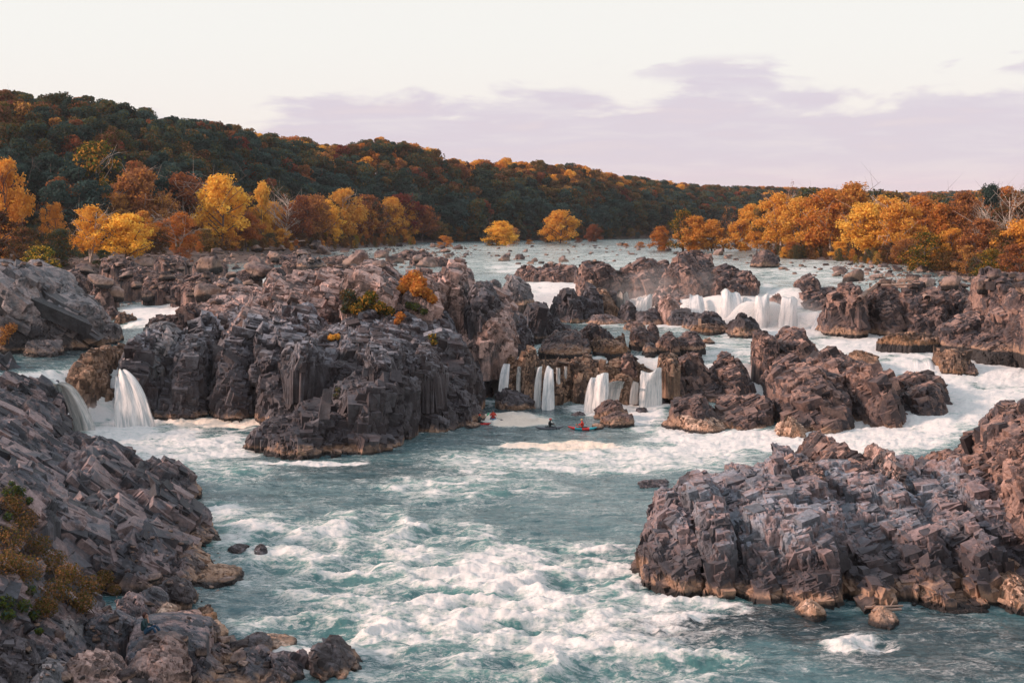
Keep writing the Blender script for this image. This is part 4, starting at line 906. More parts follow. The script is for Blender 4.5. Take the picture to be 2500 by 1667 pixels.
gi = ng.nodes.new('NodeGroupInput'); go = ng.nodes.new('NodeGroupOutput'); ip = ng.nodes.new('GeometryNodeInstanceOnPoints'); ci_ = ng.nodes.new('GeometryNodeCollectionInfo')
ci_.inputs['Collection'].default_value = tc_; ci_.inputs['Separate Children'].default_value = True; ci_.inputs['Reset Children'].default_value = True
def na(nm, ty):
    q = ng.nodes.new('GeometryNodeInputNamedAttribute'); q.data_type = ty; q.inputs[0].default_value = nm; return q.outputs['Attribute']
ip.inputs['Pick Instance'].default_value = True
ng.links.new(gi.outputs[0], ip.inputs['Points']); ng.links.new(ci_.outputs[0], ip.inputs['Instance']); ng.links.new(na('kind_index', 'INT'), ip.inputs['Instance Index'])
cx_ = ng.nodes.new('ShaderNodeCombineXYZ'); ng.links.new(na('turn', 'FLOAT'), cx_.inputs[2]); ng.links.new(cx_.outputs[0], ip.inputs['Rotation']); ng.links.new(na('size', 'FLOAT'), ip.inputs['Scale'])
ng.links.new(ip.outputs[0], go.inputs[0]); md = fo.modifiers.new('scatter', 'NODES'); md.node_group = ng

# undergrowth on both banks: low bushes that read as one mass
ub = bpy.data.collections.new('undergrowth_kinds')
for i, lm in enumerate(['brown', 'olive', 'rust', 'orange', 'greengold', 'brown']):
    ub.objects.link(bpy.data.objects.new('undergrowth_kind_%02d' % i, near_template('bush', lm, i % 3, 0)[0]))
UP = []
while len(UP) < 620:
    if rt.random() < .62: x = rt.uniform(-20, 1090); y = rt.uniform(588, 600 + 38 * (1 - x / 1100)); 
    else: x = rt.uniform(1870, 2540); y = rt.uniform(618, 632 + 55 * ((x - 1870) / 670))
    p = PS(x, y); gz = float(ground(p.x, p.y)[0])
    if gz > float(level(p.x, p.y)[0]) - .3 and p.y < 600: UP.append((p.x, p.y, gz - .2))
pm = bpy.data.meshes.new('undergrowth'); pm.vertices.add(len(UP)); pm.vertices.foreach_set('co', np.array(UP, np.float32).ravel())
for nm, ty, vals in (('kind_index', 'INT', np.random.RandomState(5).randint(0, 6, len(UP)).astype(np.int32)), ('size', 'FLOAT', np.random.RandomState(6).uniform(.14, .42, len(UP)).astype(np.float32)), ('turn', 'FLOAT', np.random.RandomState(7).uniform(0, 6.28, len(UP)).astype(np.float32))):
    a_ = pm.attributes.new(nm, ty, 'POINT'); a_.data.foreach_set('value', vals)
uo = tag(link('undergrowth', pm), 'tangled low russet and olive undergrowth along both river banks', 'undergrowth', None, 'stuff')
ng3 = ng.copy()
for nd in ng3.nodes:
    if nd.bl_idname == 'GeometryNodeCollectionInfo': nd.inputs['Collection'].default_value = ub
md = uo.modifiers.new('scatter', 'NODES'); md.node_group = ng3

# ------------------------------------------------------------------ finding the surface of what is already built
bpy.context.view_layer.update()
DG = bpy.context.evaluated_depsgraph_get()
def hit(x, y):
    a, b, c = ray(x, y); ok, loc, nor, i, ob, mt = SC.ray_cast(DG, Vector((0, 0, HC)), Vector((a, b, c)).normalized())
    return (loc, ob.name) if ok else (PS(x, y), '')
# ------------------------------------------------------------------ loose boulders
BT = []
def cube_sphere(n):
    t = np.tan(np.linspace(-1, 1, n) * math.pi / 4); Vs = []; Qs = []; k = 0
    for ax in range(3):
        for sg in (-1, 1):
            a, b = np.meshgrid(t, t, indexing='ij'); v = np.zeros((n * n, 3)); v[:, ax] = sg; v[:, (ax + 1) % 3] = a.ravel() * sg; v[:, (ax + 2) % 3] = b.ravel()
            Vs.append(v); Qs.append(grid_faces(n, n) + k); k += n * n
    V = np.concatenate(Vs); V /= np.linalg.norm(V, axis=1)[:, None]; Q_ = np.concatenate(Qs)
    key = np.round(V * 1e4).astype(np.int64); _, ix, inv = np.unique(key, axis=0, return_index=True, return_inverse=True)
    return V[ix], inv.ravel()[Q_]
CSV, CSQ = cube_sphere(15)
for i in range(18):
    rs = np.random.RandomState(900 + i); N = rs.normal(0, 1, (11, 3)); N /= np.linalg.norm(N, axis=1)[:, None]; D = rs.uniform(.62, 1.0, 11)
    r = radial(CSV, np.vstack([N, [[0, 0, 1], [0, 0, -1]]]), np.concatenate([D, [.75, .7]]), 22); V = CSV * np.minimum(r, 1.5)[:, None]
    nr = CSV; dd, gg, tt_ = facet(V + i * 7, nr, .8, 11, np.eye(3), (1.3, 1, .7)); V = V + .35 * dd + .04 * fbm(V * 3 + i, 5, 3)[:, None] * nr
    V /= np.abs(V).max(0); V[:, 2] *= .55
    BT.append(mesh('boulder', V, CSQ, [M['fallen']], True, {'wl': (V[:, 2]) * 1.6 + .5, 'tint': tt_}))
RK = {k: [] for k in range(5)}
def scatter(zone, poly, n, wpx, label, group, hfac=(.6, 1.1), seed=1):
    rr = random.Random(seed); poly = np.array(poly, float); got = []; tries = 0
    x0, y0 = poly.min(0); x1, y1 = poly.max(0)
    while len(got) < n and tries < n * 60:
        tries += 1; x = rr.uniform(x0, x1); y = rr.uniform(y0, y1)
        if not inside(np.array([x]), np.array([y]), poly)[0] or (abs(x - 375) < 75 and 1490 < y < 1640): continue
        w = wpx[0] + (wpx[1] - wpx[0]) * rr.random() ** 2.2; w *= 0.55 + 0.9 * (y - y0) / max(y1 - y0, 1) if wpx[1] > 20 else 1
        if any(abs(x - a) < (w + c) * .42 and abs(y - b) < (w + c) * .14 for a, b, c in got): continue
        got.append((x, y, w))
    return got
def put_boulders(got, look, where, group, rr, named):
    objs = []
    for x, y, w in got:
        loc, nm = hit(x, y)
        if nm.startswith(('crown', 'trunk', 'far_', 'river')) or loc.y > 900:
            loc = PS(x, y)
        W = w / F * loc.y
        o = bpy.data.objects.new('boulder', rr.choice(BT)); sz = W / 2
        o.scale = (sz, sz * rr.uniform(.8, 1.2), sz * rr.uniform(.8, 1.5)); o.rotation_euler = (rr.uniform(-.25, .25), rr.uniform(-.25, .25), rr.uniform(0, 6.28))
        o.location = loc + Vector((0, 0, sz * .15)); objs.append((x, y, w, o))
    return objs
ZN = [('upper left boulder field', [(0,650),(130,640),(300,622),(430,606),(740,602),(745,640),(640,668),(600,700),(540,742),(420,742),(300,748),(262,700),(190,668)], 84, (16, 76), 'left'),
      ('shoal above the craggy island', [(690,604),(1110,597),(1170,606),(1150,626),(1060,640),(1040,655),(800,655),(740,650),(730,625)], 52, (12, 60), 'mid'),
      ('wide upper river', [(1150,600),(1500,596),(1880,622),(2050,645),(2330,672),(2320,700),(2120,690),(1900,668),(1850,650),(1600,616),(1500,640),(1280,648),(1180,640)], 40, (10, 44), 'river'),
      ('right bank rocks beneath the bushes', [(2030,640),(2200,650),(2340,668),(2440,672),(2520,660),(2520,720),(2380,700),(2200,704),(2060,688)], 44, (18, 62), 'right'),
      ('foot of the near cliff', [(330,1300),(440,1270),(520,1300),(560,1420),(500,1480),(420,1440),(300,1420)], 12, (16, 44), 'foot'),
      ('low ground of the near bank', [(60,1520),(300,1440),(480,1500),(560,1560),(700,1590),(800,1650),(300,1660),(60,1660)], 22, (20, 60), 'near')]
FRQ = random.Random(12); NB_ALL = []
for zi, (where, poly, n, wpx, gname) in enumerate(ZN):
    got = scatter(zi, poly, n, wpx, '', '', seed=60 + zi); objs = put_boulders(got, '', where, '', FRQ, True)
    classes = defaultdict(list)
    for x, y, w, o in objs:
        med = sorted(q[2] for q in objs); c = 'small' if w < med[len(med) // 3] else 'middling' if w < med[2 * len(med) // 3] else 'large'
        flat = 'flat' if o.scale[2] < o.scale[0] * 1.05 else 'high'
        classes[(c, flat)].append((x, y, w, o))
    for (c, fl), lst in classes.items():
        lst.sort(key=lambda q: q[0])
        for i, (x, y, w, o) in enumerate(lst):
            COL.objects.link(o); tag(o, f"{ORD[i]} from left among {c} {fl} boulders on {where}" if len(lst) > 1 else f"{c} {fl} boulder on {where}", 'boulder', 'loose boulders of the ' + where)
# rubble: what nobody could count
rub = []
for zi, (where, poly, n, wpx, gname) in enumerate(ZN):
    k = {0: 1300, 1: 420, 2: 150, 3: 700, 4: 60, 5: 120}[zi]
    for x, y, w in scatter(zi, poly, k, (5, 22 if zi < 4 else 18), '', '', seed=160 + zi):
        rub.append((x, y, w))
RP = []; RS = []
for x, y, w in rub:
    if y < 760: loc = PS(x, y)
    else: loc = hit(x, y)[0]
    RP.append(loc[:]); RS.append(w / F * loc[1] * .5)
pm = bpy.data.meshes.new('rubble'); pm.vertices.add(len(RP)); pm.vertices.foreach_set('co', np.array(RP, np.float32).ravel())
tcr = bpy.data.collections.new('rubble_kinds')
for i in range(8): tcr.objects.link(bpy.data.objects.new('rubble_kind_%02d' % i, BT[i]))
for nm, ty, vals in (('kind_index', 'INT', np.random.RandomState(1).randint(0, 8, len(RP)).astype(np.int32)), ('size', 'FLOAT', np.array(RS, np.float32)), ('turn', 'FLOAT', np.random.RandomState(2).uniform(0, 6.28, len(RP)).astype(np.float32))):
    a_ = pm.attributes.new(nm, ty, 'POINT'); a_.data.foreach_set('value', vals)
ro_ = tag(link('rock_rubble', pm), 'small broken stones filling the gaps between the boulders', 'rubble', None, 'stuff')
ng2 = ng.copy(); 
for nd in ng2.nodes:
    if nd.bl_idname == 'GeometryNodeCollectionInfo': nd.inputs['Collection'].default_value = tcr
md = ro_.modifiers.new('scatter', 'NODES'); md.node_group = ng2

# ------------------------------------------------------------------ waterfalls
def fall(label, lx0, lx1, ly, lz, bx0, bx1, by, bz, e=0.5, fwd=1.6, bulge=.3, curve=1.7, group='thin waterfalls over the brown rock wall', seed=0):
    a, b = P((lx0 + lx1) / 2, ly, lz), P((bx0 + bx1) / 2, by, bz)
    dl, db = a.y - fwd * .6, b.y - fwd
    A0, A1, B0, B1 = PD(lx0, ly, dl), PD(lx1, ly, dl), PD(bx0, by, db), PD(bx1, by, db)
    w = (B1 - B0).length; h = A0.z - B0.z; px_m = a.y / 1422
    ns = int(max(10, w / px_m)); nt = int(max(16, h / px_m * .8)); V = []; S_ = []; T_ = []; E_ = []
    for side in (0, 1):
        for i in range(ns):
            s = i / (ns - 1)
            for j in range(nt):
                t = -0.10 + 1.10 * j / (nt - 1); tt2 = max(t, 0)
                hx = tt2 ** .75
                L = A0.lerp(A1, s); B = B0.lerp(B1, s); q = L.lerp(B, hx)
                ln = (.5 if w > 6 else .3) * math.sin(s * w * 1.3 + seed * 2.1) + .22 * math.sin(s * w * 3.1 + seed); z = L.z - .30 + ln * (1 - tt2) * min(1, w / 4) + (B.z - .2 - L.z) * tt2 ** curve - (0 if t >= 0 else (t * 10) ** 2 * .9)
                y = q.y - bulge * math.sin(math.pi * s) * .6 + (0 if t >= 0 else -t * 14) + side * .22
                V.append((q.x, y, z)); S_.append(s * w); T_.append(tt2 * h); sn_ = math.sin(math.pi * s); E_.append(e + .35 * sn_ - .15 + .25 * tt2 - 1.1 * max(0, 1 - sn_ * 3.2) - (.9 if t < .02 else 0) - .7 * max(0, (t - .93) / .07))
    V = np.array(V); qn = np.stack([np.array(S_) * .8, np.array(T_) * .25, np.full(len(V), seed)], 1)
    V[:, 1] -= .28 * fbm(qn, 61, 3); V[:, 0] += .10 * fbm(qn + 9, 63, 2)
    Q1 = grid_faces(ns, nt); Q_ = np.concatenate([Q1, Q1[:, ::-1] + ns * nt])
    o = link('waterfall', mesh('waterfall', V, Q_, [M['fall']], True, {'fs': S_, 'ft': T_, 'fe': E_, 'fr': np.full(len(V), seed * 3.7)}))
    return tag(o, label, 'waterfall', group)
FLS = [('narrow white fall squeezed between the near cliff and the tan boulder mass',118,146,924,5.2,176,232,1044,0,1.0,'left falls'),
 ('white fan-shaped fall widening to the right of the tan boulder mass',282,300,900,5.2,272,388,1036,0,.75,'left falls'),
 ('leftmost thin fall of the brown wall beside the craggy island',1230,1250,880,4.4,1211,1238,984,0,.6,''),
 ('faint trickle second from left on the brown wall',1260,1272,887,4.4,1259,1272,965,.8,.15,''),
 ('veil of water third from left on the brown wall',1299,1317,887,4.4,1284,1302,978,0,.3,''),
 ('bright strand fourth from left on the brown wall',1313,1326,889,4.4,1299,1320,990,0,.6,''),
 ('widest strand of the brown wall falling behind a small black rock',1336,1350,889,4.4,1318,1356,994,0,.6,''),
 ('thin broken strand right of the widest one',1361,1371,889,4.4,1353,1371,984,0,.3,''),
 ('hair thin strand at the right of the strands',1378,1387,887,4.4,1379,1388,979,0,.15,''),
 ('small veil at the left edge of the bright cascade',1446,1463,914,3.6,1422,1454,998,0,.35,''),
 ('bright cascade left of the dark square-shouldered rock',1459,1490,903,4.2,1444,1486,1000,0,.9,''),
 ('short veil below the dark square-shouldered rock',1489,1528,928,3.2,1478,1510,988,0,.8,''),
 ('thin trickle over the green rock at the middle falls',1545,1561,926,3.2,1534,1562,976,.4,.6,''),
 ('broad pale middle fall before the split brown rock',1564,1622,896,4.2,1556,1618,986,.2,.8,'')]
for i, q in enumerate(FLS):
    fall(*q[:10], group=('falls at the left beside the tan boulder mass' if q[10] else 'falls over the brown rock wall'), seed=i + 1, fwd=2.2 if q[10] else 2.5)
for i, q in enumerate([('narrow upper fall against the bulky dark rock',1508,1532,706,9.6,1500,1545,770,5.2,.6),
 ('upper fall just left of the rock in the mist',1556,1596,718,8.8,1540,1592,776,5.2,.5),('short upper fall right behind the misty rock',1640,1672,730,8.0,1636,1684,782,5.2,.45),
 ('tall upper fall starting below the hazy island foot',1682,1716,712,9.4,1676,1728,786,5.2,.6),('low drop between two tall curtains of the upper falls',1722,1752,738,7.6,1724,1764,792,5.1,.4),
 ('widest tall curtain of the upper falls in the mist',1756,1806,706,9.9,1758,1822,790,5.2,.65),('slanting curtain of the upper falls right of the widest',1812,1836,720,9.0,1816,1850,796,5.1,.45),
 ('white chute of the upper falls left of the mossy rock',1842,1880,714,9.7,1836,1884,794,5.2,.6),('smooth curtain of the upper falls right of the mossy rock',1908,1950,722,9.3,1896,1950,798,5.1,.65),
 ('low side fall between the dome rock and the dark crag',2010,2022,760,7.0,1978,2016,802,5.0,.9),('short steep drop of the right torrent before the pale slab rock',2205,2285,872,4.3,2200,2304,908,3.1,.5)]):
    fall(*q, group='white drops of the upper falls and side chutes', seed=i + 31, fwd=2.5, curve=1.35, bulge=1.0)

# ------------------------------------------------------------------ spray hanging over the falls
def mist(label, x, y, z, rx, ry, rz, dens):
    m_, gm = newmat('spray'); tcn = gm.n('ShaderNodeTexCoord').outputs['Object']
    ln = gm.n('ShaderNodeVectorMath', operation='LENGTH'); gm.l(tcn, ln.inputs[0])
    d_ = gm.step(ln.outputs['Value'], 1.0, 0.15); nn = gm.noise(tcn, 2.2, 4, .6)
    dd = gm.m('MULTIPLY', gm.m('MULTIPLY', d_, gm.step(nn, .35, .65)), dens)
    pv = gm.n('ShaderNodeVolumePrincipled'); gm.l(dd, pv.inputs['Density']); pv.inputs['Color'].default_value = (.95, .93, .93, 1)
    o = gm.n('ShaderNodeOutputMaterial'); gm.l(pv.outputs[0], o.inputs['Volume'])
    ob = link('spray_mist', mesh('spray', CSV, CSQ, [m_])); ob.location = P(x, y, z); ob.scale = (rx, ry, rz)
    tag(ob, label, 'spray', None, 'stuff')
mist('white spray drifting over the upper falls below the hazy island', 1665, 722, 8.5, 15, 7, 5.5, .22)
mist('white spray at the foot of the upper falls near the dome rock', 1860, 775, 6.5, 15, 6, 4.0, .20)
mist('spray at the foot of the narrow left fall', 222, 1020, 1.0, 3.4, 2.5, 2.4, .30)

# ------------------------------------------------------------------ plain coloured materials
def plain(name, c, rough=.6, spec=.4):
    m_, gm = newmat(name); pos = gm.n('ShaderNodeTexCoord').outputs['Object']
    n_ = gm.noise(pos, 9, 4, .6); bs = gm.n('ShaderNodeBsdfPrincipled')
    gm.l(gm.mix(gm.step(n_, .35, .65), tuple(v * .8 for v in c), c), bs.inputs[0]); bs.inputs['Roughness'].default_value = rough; bs.inputs['Specular IOR Level'].default_value = spec
    finish(gm, bs.outputs[0]); return m_
C = dict(red=plain('red_plastic', (.62, .03, .03), .35), teal=plain('teal_plastic', (.02, .33, .40), .35), blue=plain('blue_plastic', (.02, .28, .48), .35), black=plain('black_cloth', (.012, .018, .022)), green=plain('green_plastic', (.03, .42, .22), .4),
         skin=plain('skin', (.48, .26, .19)), hair=plain('dark_red_hair', (.05, .015, .012)), navy=plain('dark_teal_knit', (.010, .045, .055)), jeans=plain('blue_jeans', (.015, .060, .12)), white=plain('white_plastic', (.75, .72, .70)), orange=plain('orange_plastic', (.75, .16, .03), .4),
         grey=plain('grey_plastic', (.10, .11, .13), .4), sand=plain('tan_plastic', (.55, .38, .22)), wood=plain('driftwood', (.36, .25, .20), .85), pink=plain('pink_helmet', (.72, .08, .08), .35), vest=plain('red_jacket', (.60, .05, .03)))
def skin_mesh(name, verts, edges, radii, mat, parent, sub=2):
    me = bpy.data.meshes.new(name); me.from_pydata([Vector(v) for v in verts], edges, []); me.materials.append(mat)
    o = link(name, me, parent); o.modifiers.new('skin', 'SKIN'); 
    sv = me.skin_vertices[0].data if len(me.skin_vertices) else None
    if sv is None:
        bm_ = __import__('bmesh').new(); bm_.from_mesh(me); bm_.verts.layers.skin.verify(); bm_.to_mesh(me); bm_.free(); sv = me.skin_vertices[0].data
    for i, r in enumerate(radii): sv[i].radius = (r, r) if not isinstance(r, tuple) else r
    sv[0].use_root = True
    md_ = o.modifiers.new('sub', 'SUBSURF'); md_.levels = sub; md_.render_levels = sub
    for p_ in me.polygons: p_.use_smooth = True
    return o
def ellipsoid(name, c, r, mat, parent, cut=None):
    V = CSV * np.array(r); Q_ = CSQ
    if cut is not None:
        keep = (CSV[CSQ].mean(1)[:, 2] > cut); Q_ = CSQ[keep]
    o = link(name, mesh(name, V, Q_, [mat]), parent); o.location = c; return o
def kayak(label, x, y, rz, mats, group='kayaks on the lower pool'):
    p = P(x, y, 0.0); p.z = .0
    t = thing('kayak', label, 'kayak', p, group, rz)
    n, k = 31, 14
    def hullpart(nm, t0, t1, mat):
        V = []
        for i in range(n):
            u = t0 + (t1 - t0) * i / (n - 1); w = .33 * max(1 - abs(u) ** 2.4, .0) ** .6 + .01; hh = .17 + .02; zc = .10 + .20 * abs(u) ** 3
            for j in range(k):
                a = 6.2832 * j / k; zz = math.sin(a); V.append((u * 1.40, math.cos(a) * w, zc + (zz * .15 if zz > 0 else zz * .17) * (1 - .75 * abs(u) ** 3)))
        Q_ = []
        for i in range(n - 1):
            for j in range(k): Q_.append([i * k + j, i * k + (j + 1) % k, (i + 1) * k + (j + 1) % k, (i + 1) * k + j])
        Q_.append([0, 4, 7, 10]); Q_.append([(n - 1) * k, (n - 1) * k + 10, (n - 1) * k + 7, (n - 1) * k + 4])
        return link(nm, mesh(nm, V, np.array(Q_)[:, ::-1], [mat]), t)
    cuts = np.linspace(-1, 1, len(mats) + 1)
    for i, m_ in enumerate(mats): hullpart('hull' if i == 0 else 'deck_panel', cuts[i], cuts[i + 1], m_)
    V = [];
    for rr_, zz in ((.44, .25), (.46, .29), (.38, .30), (.34, .27)):
        for j in range(20): V.append((math.cos(j * .314159) * rr_ - .05, math.sin(j * .314159) * rr_ * .58, zz))
    Q_ = [[a * 20 + j, a * 20 + (j + 1) % 20, (a + 1) * 20 + (j + 1) % 20, (a + 1) * 20 + j] for a in range(3) for j in range(20)]
    link('cockpit_rim', mesh('rim', V, Q_, [C['black']]), t)
    return t, p
def paddler(label, p, rz, jacket, helmet, pad, plabel, lean=0, pad_rot=0.35, group='kayakers on the lower pool'):
    t = thing('person', label, 'person', (p.x, p.y, p.z + .16), group, rz)
    R_ = lean
    V = [(0, 0, 0), (.0, 0, .22), (.02, R_ * .5, .42), (.02, R_, .56), (.05, R_, .64), (.07, R_, .76),
         (.02, R_ - .19, .53), (.16, R_ - .30, .34), (.40, R_ - .27, .33), (.02, R_ + .19, .53), (.16, R_ + .30, .34), (.40, R_ + .27, .33), (.3, -.12, .03), (.3, .12, .03), (.62, -.13, .08), (.62, .13, .08)]
    E = [(0, 1), (1, 2), (2, 3), (3, 4), (4, 5), (3, 6), (6, 7), (7, 8), (3, 9), (9, 10), (10, 11), (0, 12), (0, 13), (12, 14), (13, 15)]
    rad = [.16, .15, .17, .13, .06, .085, .075, .055, .042, .075, .055, .042, .09, .09, .06, .06]
    skin_mesh('body', V, E, rad, jacket, t)
    ellipsoid('face', (.10, R_, .76), (.085, .075, .105), C['skin'], t)
    ellipsoid('helmet', (.06, R_, .80), (.135, .115, .115), helmet, t, cut=-.25)
    ellipsoid('life_vest', (.02, R_ * .6, .40), (.16, .205, .19), C['black'] if jacket is C['black'] else C['vest'], t)
    for s_ in (-1, 1): ellipsoid('hand', (.43, R_ + s_ * .27, .33), (.05, .04, .035), C['skin'], t)
    q = thing('paddle', plabel, 'paddle', (p.x + math.cos(rz) * .43 - math.sin(rz) * R_, p.y + math.sin(rz) * .43 + math.cos(rz) * R_, p.z + .16 + .33), 'paddles held by the kayakers', rz)
    q.rotation_euler = (pad_rot, 0, rz)
    tv, tq = tubes([((0, -.98, 0), (0, .98, 0), .016, .016)], 8); link('shaft', mesh('shaft', tv, tq, [C['black']]), q)
    for s_ in (-1, 1):
        bv = CSV * np.array([.02, .23, .095]) + [0, s_ * 1.0, 0]; link('blade', mesh('blade', bv, CSQ, [pad]), q)
    return t
k1, p1_ = kayak('red and teal kayak floating side-on in front of the brown boulder pair', 1422, 1049, math.radians(168), [C['teal'], C['red'], C['teal'], C['red']])
paddler('kayaker in a red jacket and tan helmet in the red and teal kayak', p1_, math.radians(168), C['vest'], C['sand'], C['orange'], 'orange bladed paddle of the kayaker in red and teal boat', 0, .12)
k2, p2_ = kayak('dark grey kayak floating side-on in the open lower pool', 1342, 1048, math.radians(12), [C['grey']])
paddler('kayaker in black with a pink and white helmet in the dark kayak', p2_, math.radians(12), C['black'], C['pink'], C['black'], 'black paddle of the kayaker dressed in black', .02, .3)
k3, p3_ = kayak('bright blue kayak seen end-on in the tan foam patch', 1204, 1026, math.radians(-88), [C['blue']])
paddler('kayaker in a red jacket and dark helmet in the blue kayak', p3_, math.radians(-88), C['vest'], C['grey'], C['grey'], 'grey paddle of the kayaker in the blue boat', 0, -.45)
k4, p4_ = kayak('red kayak half hidden behind the right tip of the craggy island', 1170, 1037, math.radians(-35), [C['red']])
paddler('kayaker half hidden behind the craggy island holding a green paddle', p4_, math.radians(-35), C['black'], C['vest'], C['green'], 'green bladed paddle raised beside the craggy island', 0, .5)

# ------------------------------------------------------------------ the seated person
hl, hn = hit(352, 1546); hf, _ = hit(372, 1556)
t = thing('person', 'person in dark teal top and blue jeans sitting on the broad slab above the water', 'person', hl + Vector((0, 0, 0)), None, math.radians(-8))
B = [(0, 0, .10), (-.02, 0, .28), (-.01, 0, .45), (.02, 0, .58), (.06, 0, .66)]
V = B + [(.02, -.17, .55), (.12, -.22, .33), (.24, -.06, .50), (.03, .17, .55), (.14, .22, .33), (.36, .14, .36)]
skin_mesh('sweater', V, [(0, 1), (1, 2), (2, 3), (3, 4), (3, 5), (5, 6), (6, 7), (3, 8), (8, 9), (9, 10)], [.15, .135, .14, .12, .05, .07, .052, .036, .07, .052, .036], C['navy'], t)
skin_mesh('jeans', [(0, 0, .10), (.12, -.10, .12), (.45, -.13, .32), (.62, -.13, .02), (.12, .10, .12), (.48, .11, .36), (.74, .10, .0)], [(0, 1), (1, 2), (2, 3), (0, 4), (4, 5), (5, 6)], [.16, .10, .068, .05, .10, .068, .05], C['jeans'], t)
skin_mesh('head', [(.06, 0, .66), (.08, 0, .73), (.10, 0, .80), (.12, 0, .86)], [(0, 1), (1, 2), (2, 3)], [.05, .065, .085, .07], C['skin'], t)
ellipsoid('nose', (.19, 0, .78), (.022, .014, .022), C['skin'], t)
hv = CSV * np.array([.125, .105, .15]) + [-.03, 0, -.02]; keep = (CSV[CSQ].mean(1) @ np.array([1, 0, -.55]) < .35)
h_ = link('hair', mesh('hair', hv, CSQ[keep], [C['hair']]), t); h_.location = (.09, 0, .82)
for (a, b) in (((.24, -.06, .50), (.19, -.04, .68)), ((.36, .14, .36), (.43, .12, .35))):
    a = np.array(a); b = np.array(b); ax_ = (b - a) / np.linalg.norm(b - a); sd2 = np.cross(ax_, [0, 1, 0.2]); sd2 /= np.linalg.norm(sd2); up2 = np.cross(ax_, sd2)
    hb = b
    segs = [((a), hb, .033, .030), (hb, hb + ax_ * .07, .036, .032)]
    for i in range(4): segs += [(hb + ax_ * .06 + sd2 * (i - 1.5) * .018, hb + ax_ * (.115 - .006 * abs(i - 1.4)) + sd2 * (i - 1.5) * .02 + up2 * .01, .010, .008), (hb + ax_ * .113 + sd2 * (i - 1.5) * .02 + up2 * .01, hb + ax_ * .135 + sd2 * (i - 1.5) * .018 + up2 * .035, .008, .006)]
    segs += [(hb + sd2 * .03, hb + sd2 * .055 + ax_ * .055, .011, .009)]
    tv, tq = tubes(segs, 7); link('hand', mesh('hand', tv, tq, [C['skin']]), t)
for (x_, y_) in ((.64, -.13), (.76, .10)):
    tv, tq = tubes([((x_ - .02, y_, .08), (x_ + .01, y_, -.02), .036, .040)], 8); link('ankle', mesh('ankle', tv, tq, [C['skin']]), t)
    s_ = ellipsoid('shoe', (x_ + .07, y_, -.04), (.14, .05, .05), C['black'], t); s2 = ellipsoid('sole', (x_ + .07, y_, -.075), (.15, .054, .022), C['white'], t)
ob_ph = tag(ellipsoid('phone', (0, 0, 0), (.012, .04, .075), C['black'], None), 'small dark phone held up in the seated person\'s lap hand', 'phone')
ob_ph.location = hl + Vector((.47, .06, .40)); ob_ph.rotation_euler = (.5, 0, -.2)

# ------------------------------------------------------------------ driftwood
def log(label, pts, r0, r1, twigs=2, seed=0, mat=None):
    rs = np.random.RandomState(seed); P_ = [np.array(q) for q in pts]; segs = []
    n = 6; cur = []
    for a, b in zip(P_[:-1], P_[1:]):
        for i in range(n): cur.append(a + (b - a) * i / n + rs.normal(0, .05, 3) * r0 * 4)
    cur.append(P_[-1]); K = len(cur)
    for i in range(K - 1): segs.append((cur[i], cur[i + 1], r0 + (r1 - r0) * i / K, r0 + (r1 - r0) * (i + 1) / K))
    for i in range(twigs):
        j = rs.randint(1, K - 1); d = rs.normal(0, 1, 3) * [1, .5, .4] + [0, 0, .5]; segs.append((cur[j], cur[j] + d * r0 * 5, r0 * .45, r0 * .12))
    c0 = cur[0]; tv, tq = tubes([(a - c0, b - c0, ra, rb) for a, b, ra, rb in segs], 10)
    caps = np.array([[0, 3, 5, 7]]); o = link('driftwood_log', mesh('log', tv, np.vstack([tq]), [mat or C['wood']])); o.location = c0
    return tag(o, label, 'driftwood log', 'driftwood logs stranded on the rocks')
def on(x, y, up=.3):
    l, n = hit(x, y); return (l.x, l.y, l.z + up)
def seglog(label, a, b, r0, r1, mid=None, **k):
    A, B = on(*a), on(*b)
    pts = [A] + ([on(*mid)] if mid else []) + [B]
    d0 = min(q[1] for q in pts); src = [a] + ([mid] if mid else []) + [b]
    pts = [tuple(PD(s_[0], s_[1], (q[1] + d0) / 2 - .4)) for s_, q in zip(src, pts)]
    return log(label, pts, r0, r1, **k)
seglog('long bent grey log drooping down the front of the dark crag', (2096, 730), (2180, 688), .32, .18, mid=(2132, 700), seed=3)
seglog('thick straight pale log end pointing down right on the dark crag', (2208, 700), (2264, 730), .45, .50, seed=4, twigs=0)
seglog('thin twiggy log lying across the crest of the dark crag', (2150, 698), (2246, 692), .18, .08, seed=5, twigs=6)
seglog('forked root piece tangled on the crest of the dark crag', (2180, 694), (2222, 704), .22, .12, seed=6, twigs=7)
seglog('pair of pale sticks washed up at the foot of the fissured crag, upper one', (2110, 1482), (2204, 1478), .08, .05, seed=7)
seglog('pair of pale sticks washed up at the foot of the fissured crag, lower one', (2130, 1490), (2200, 1486), .09, .06, seed=8, twigs=1)
log('bare forked branch sticking out over the water at the right edge', [tuple(PD(2510, 985, 95)), tuple(PD(2470, 996, 94)), tuple(PD(2452, 994, 93.5))], .10, .03, 4, 9)
seglog('white log lying on the shore beneath the pale bushes of the left bank', (600, 598), (740, 594), .35, .2, seed=10) if False else None
seglog('grey log stranded on the shoal near the left bank trees', (690, 592), (745, 588), .3, .15, seed=11)
seglog('curved pale branch lying in the boulder field', (628, 612), (656, 606), .25, .1, seed=12, twigs=3)

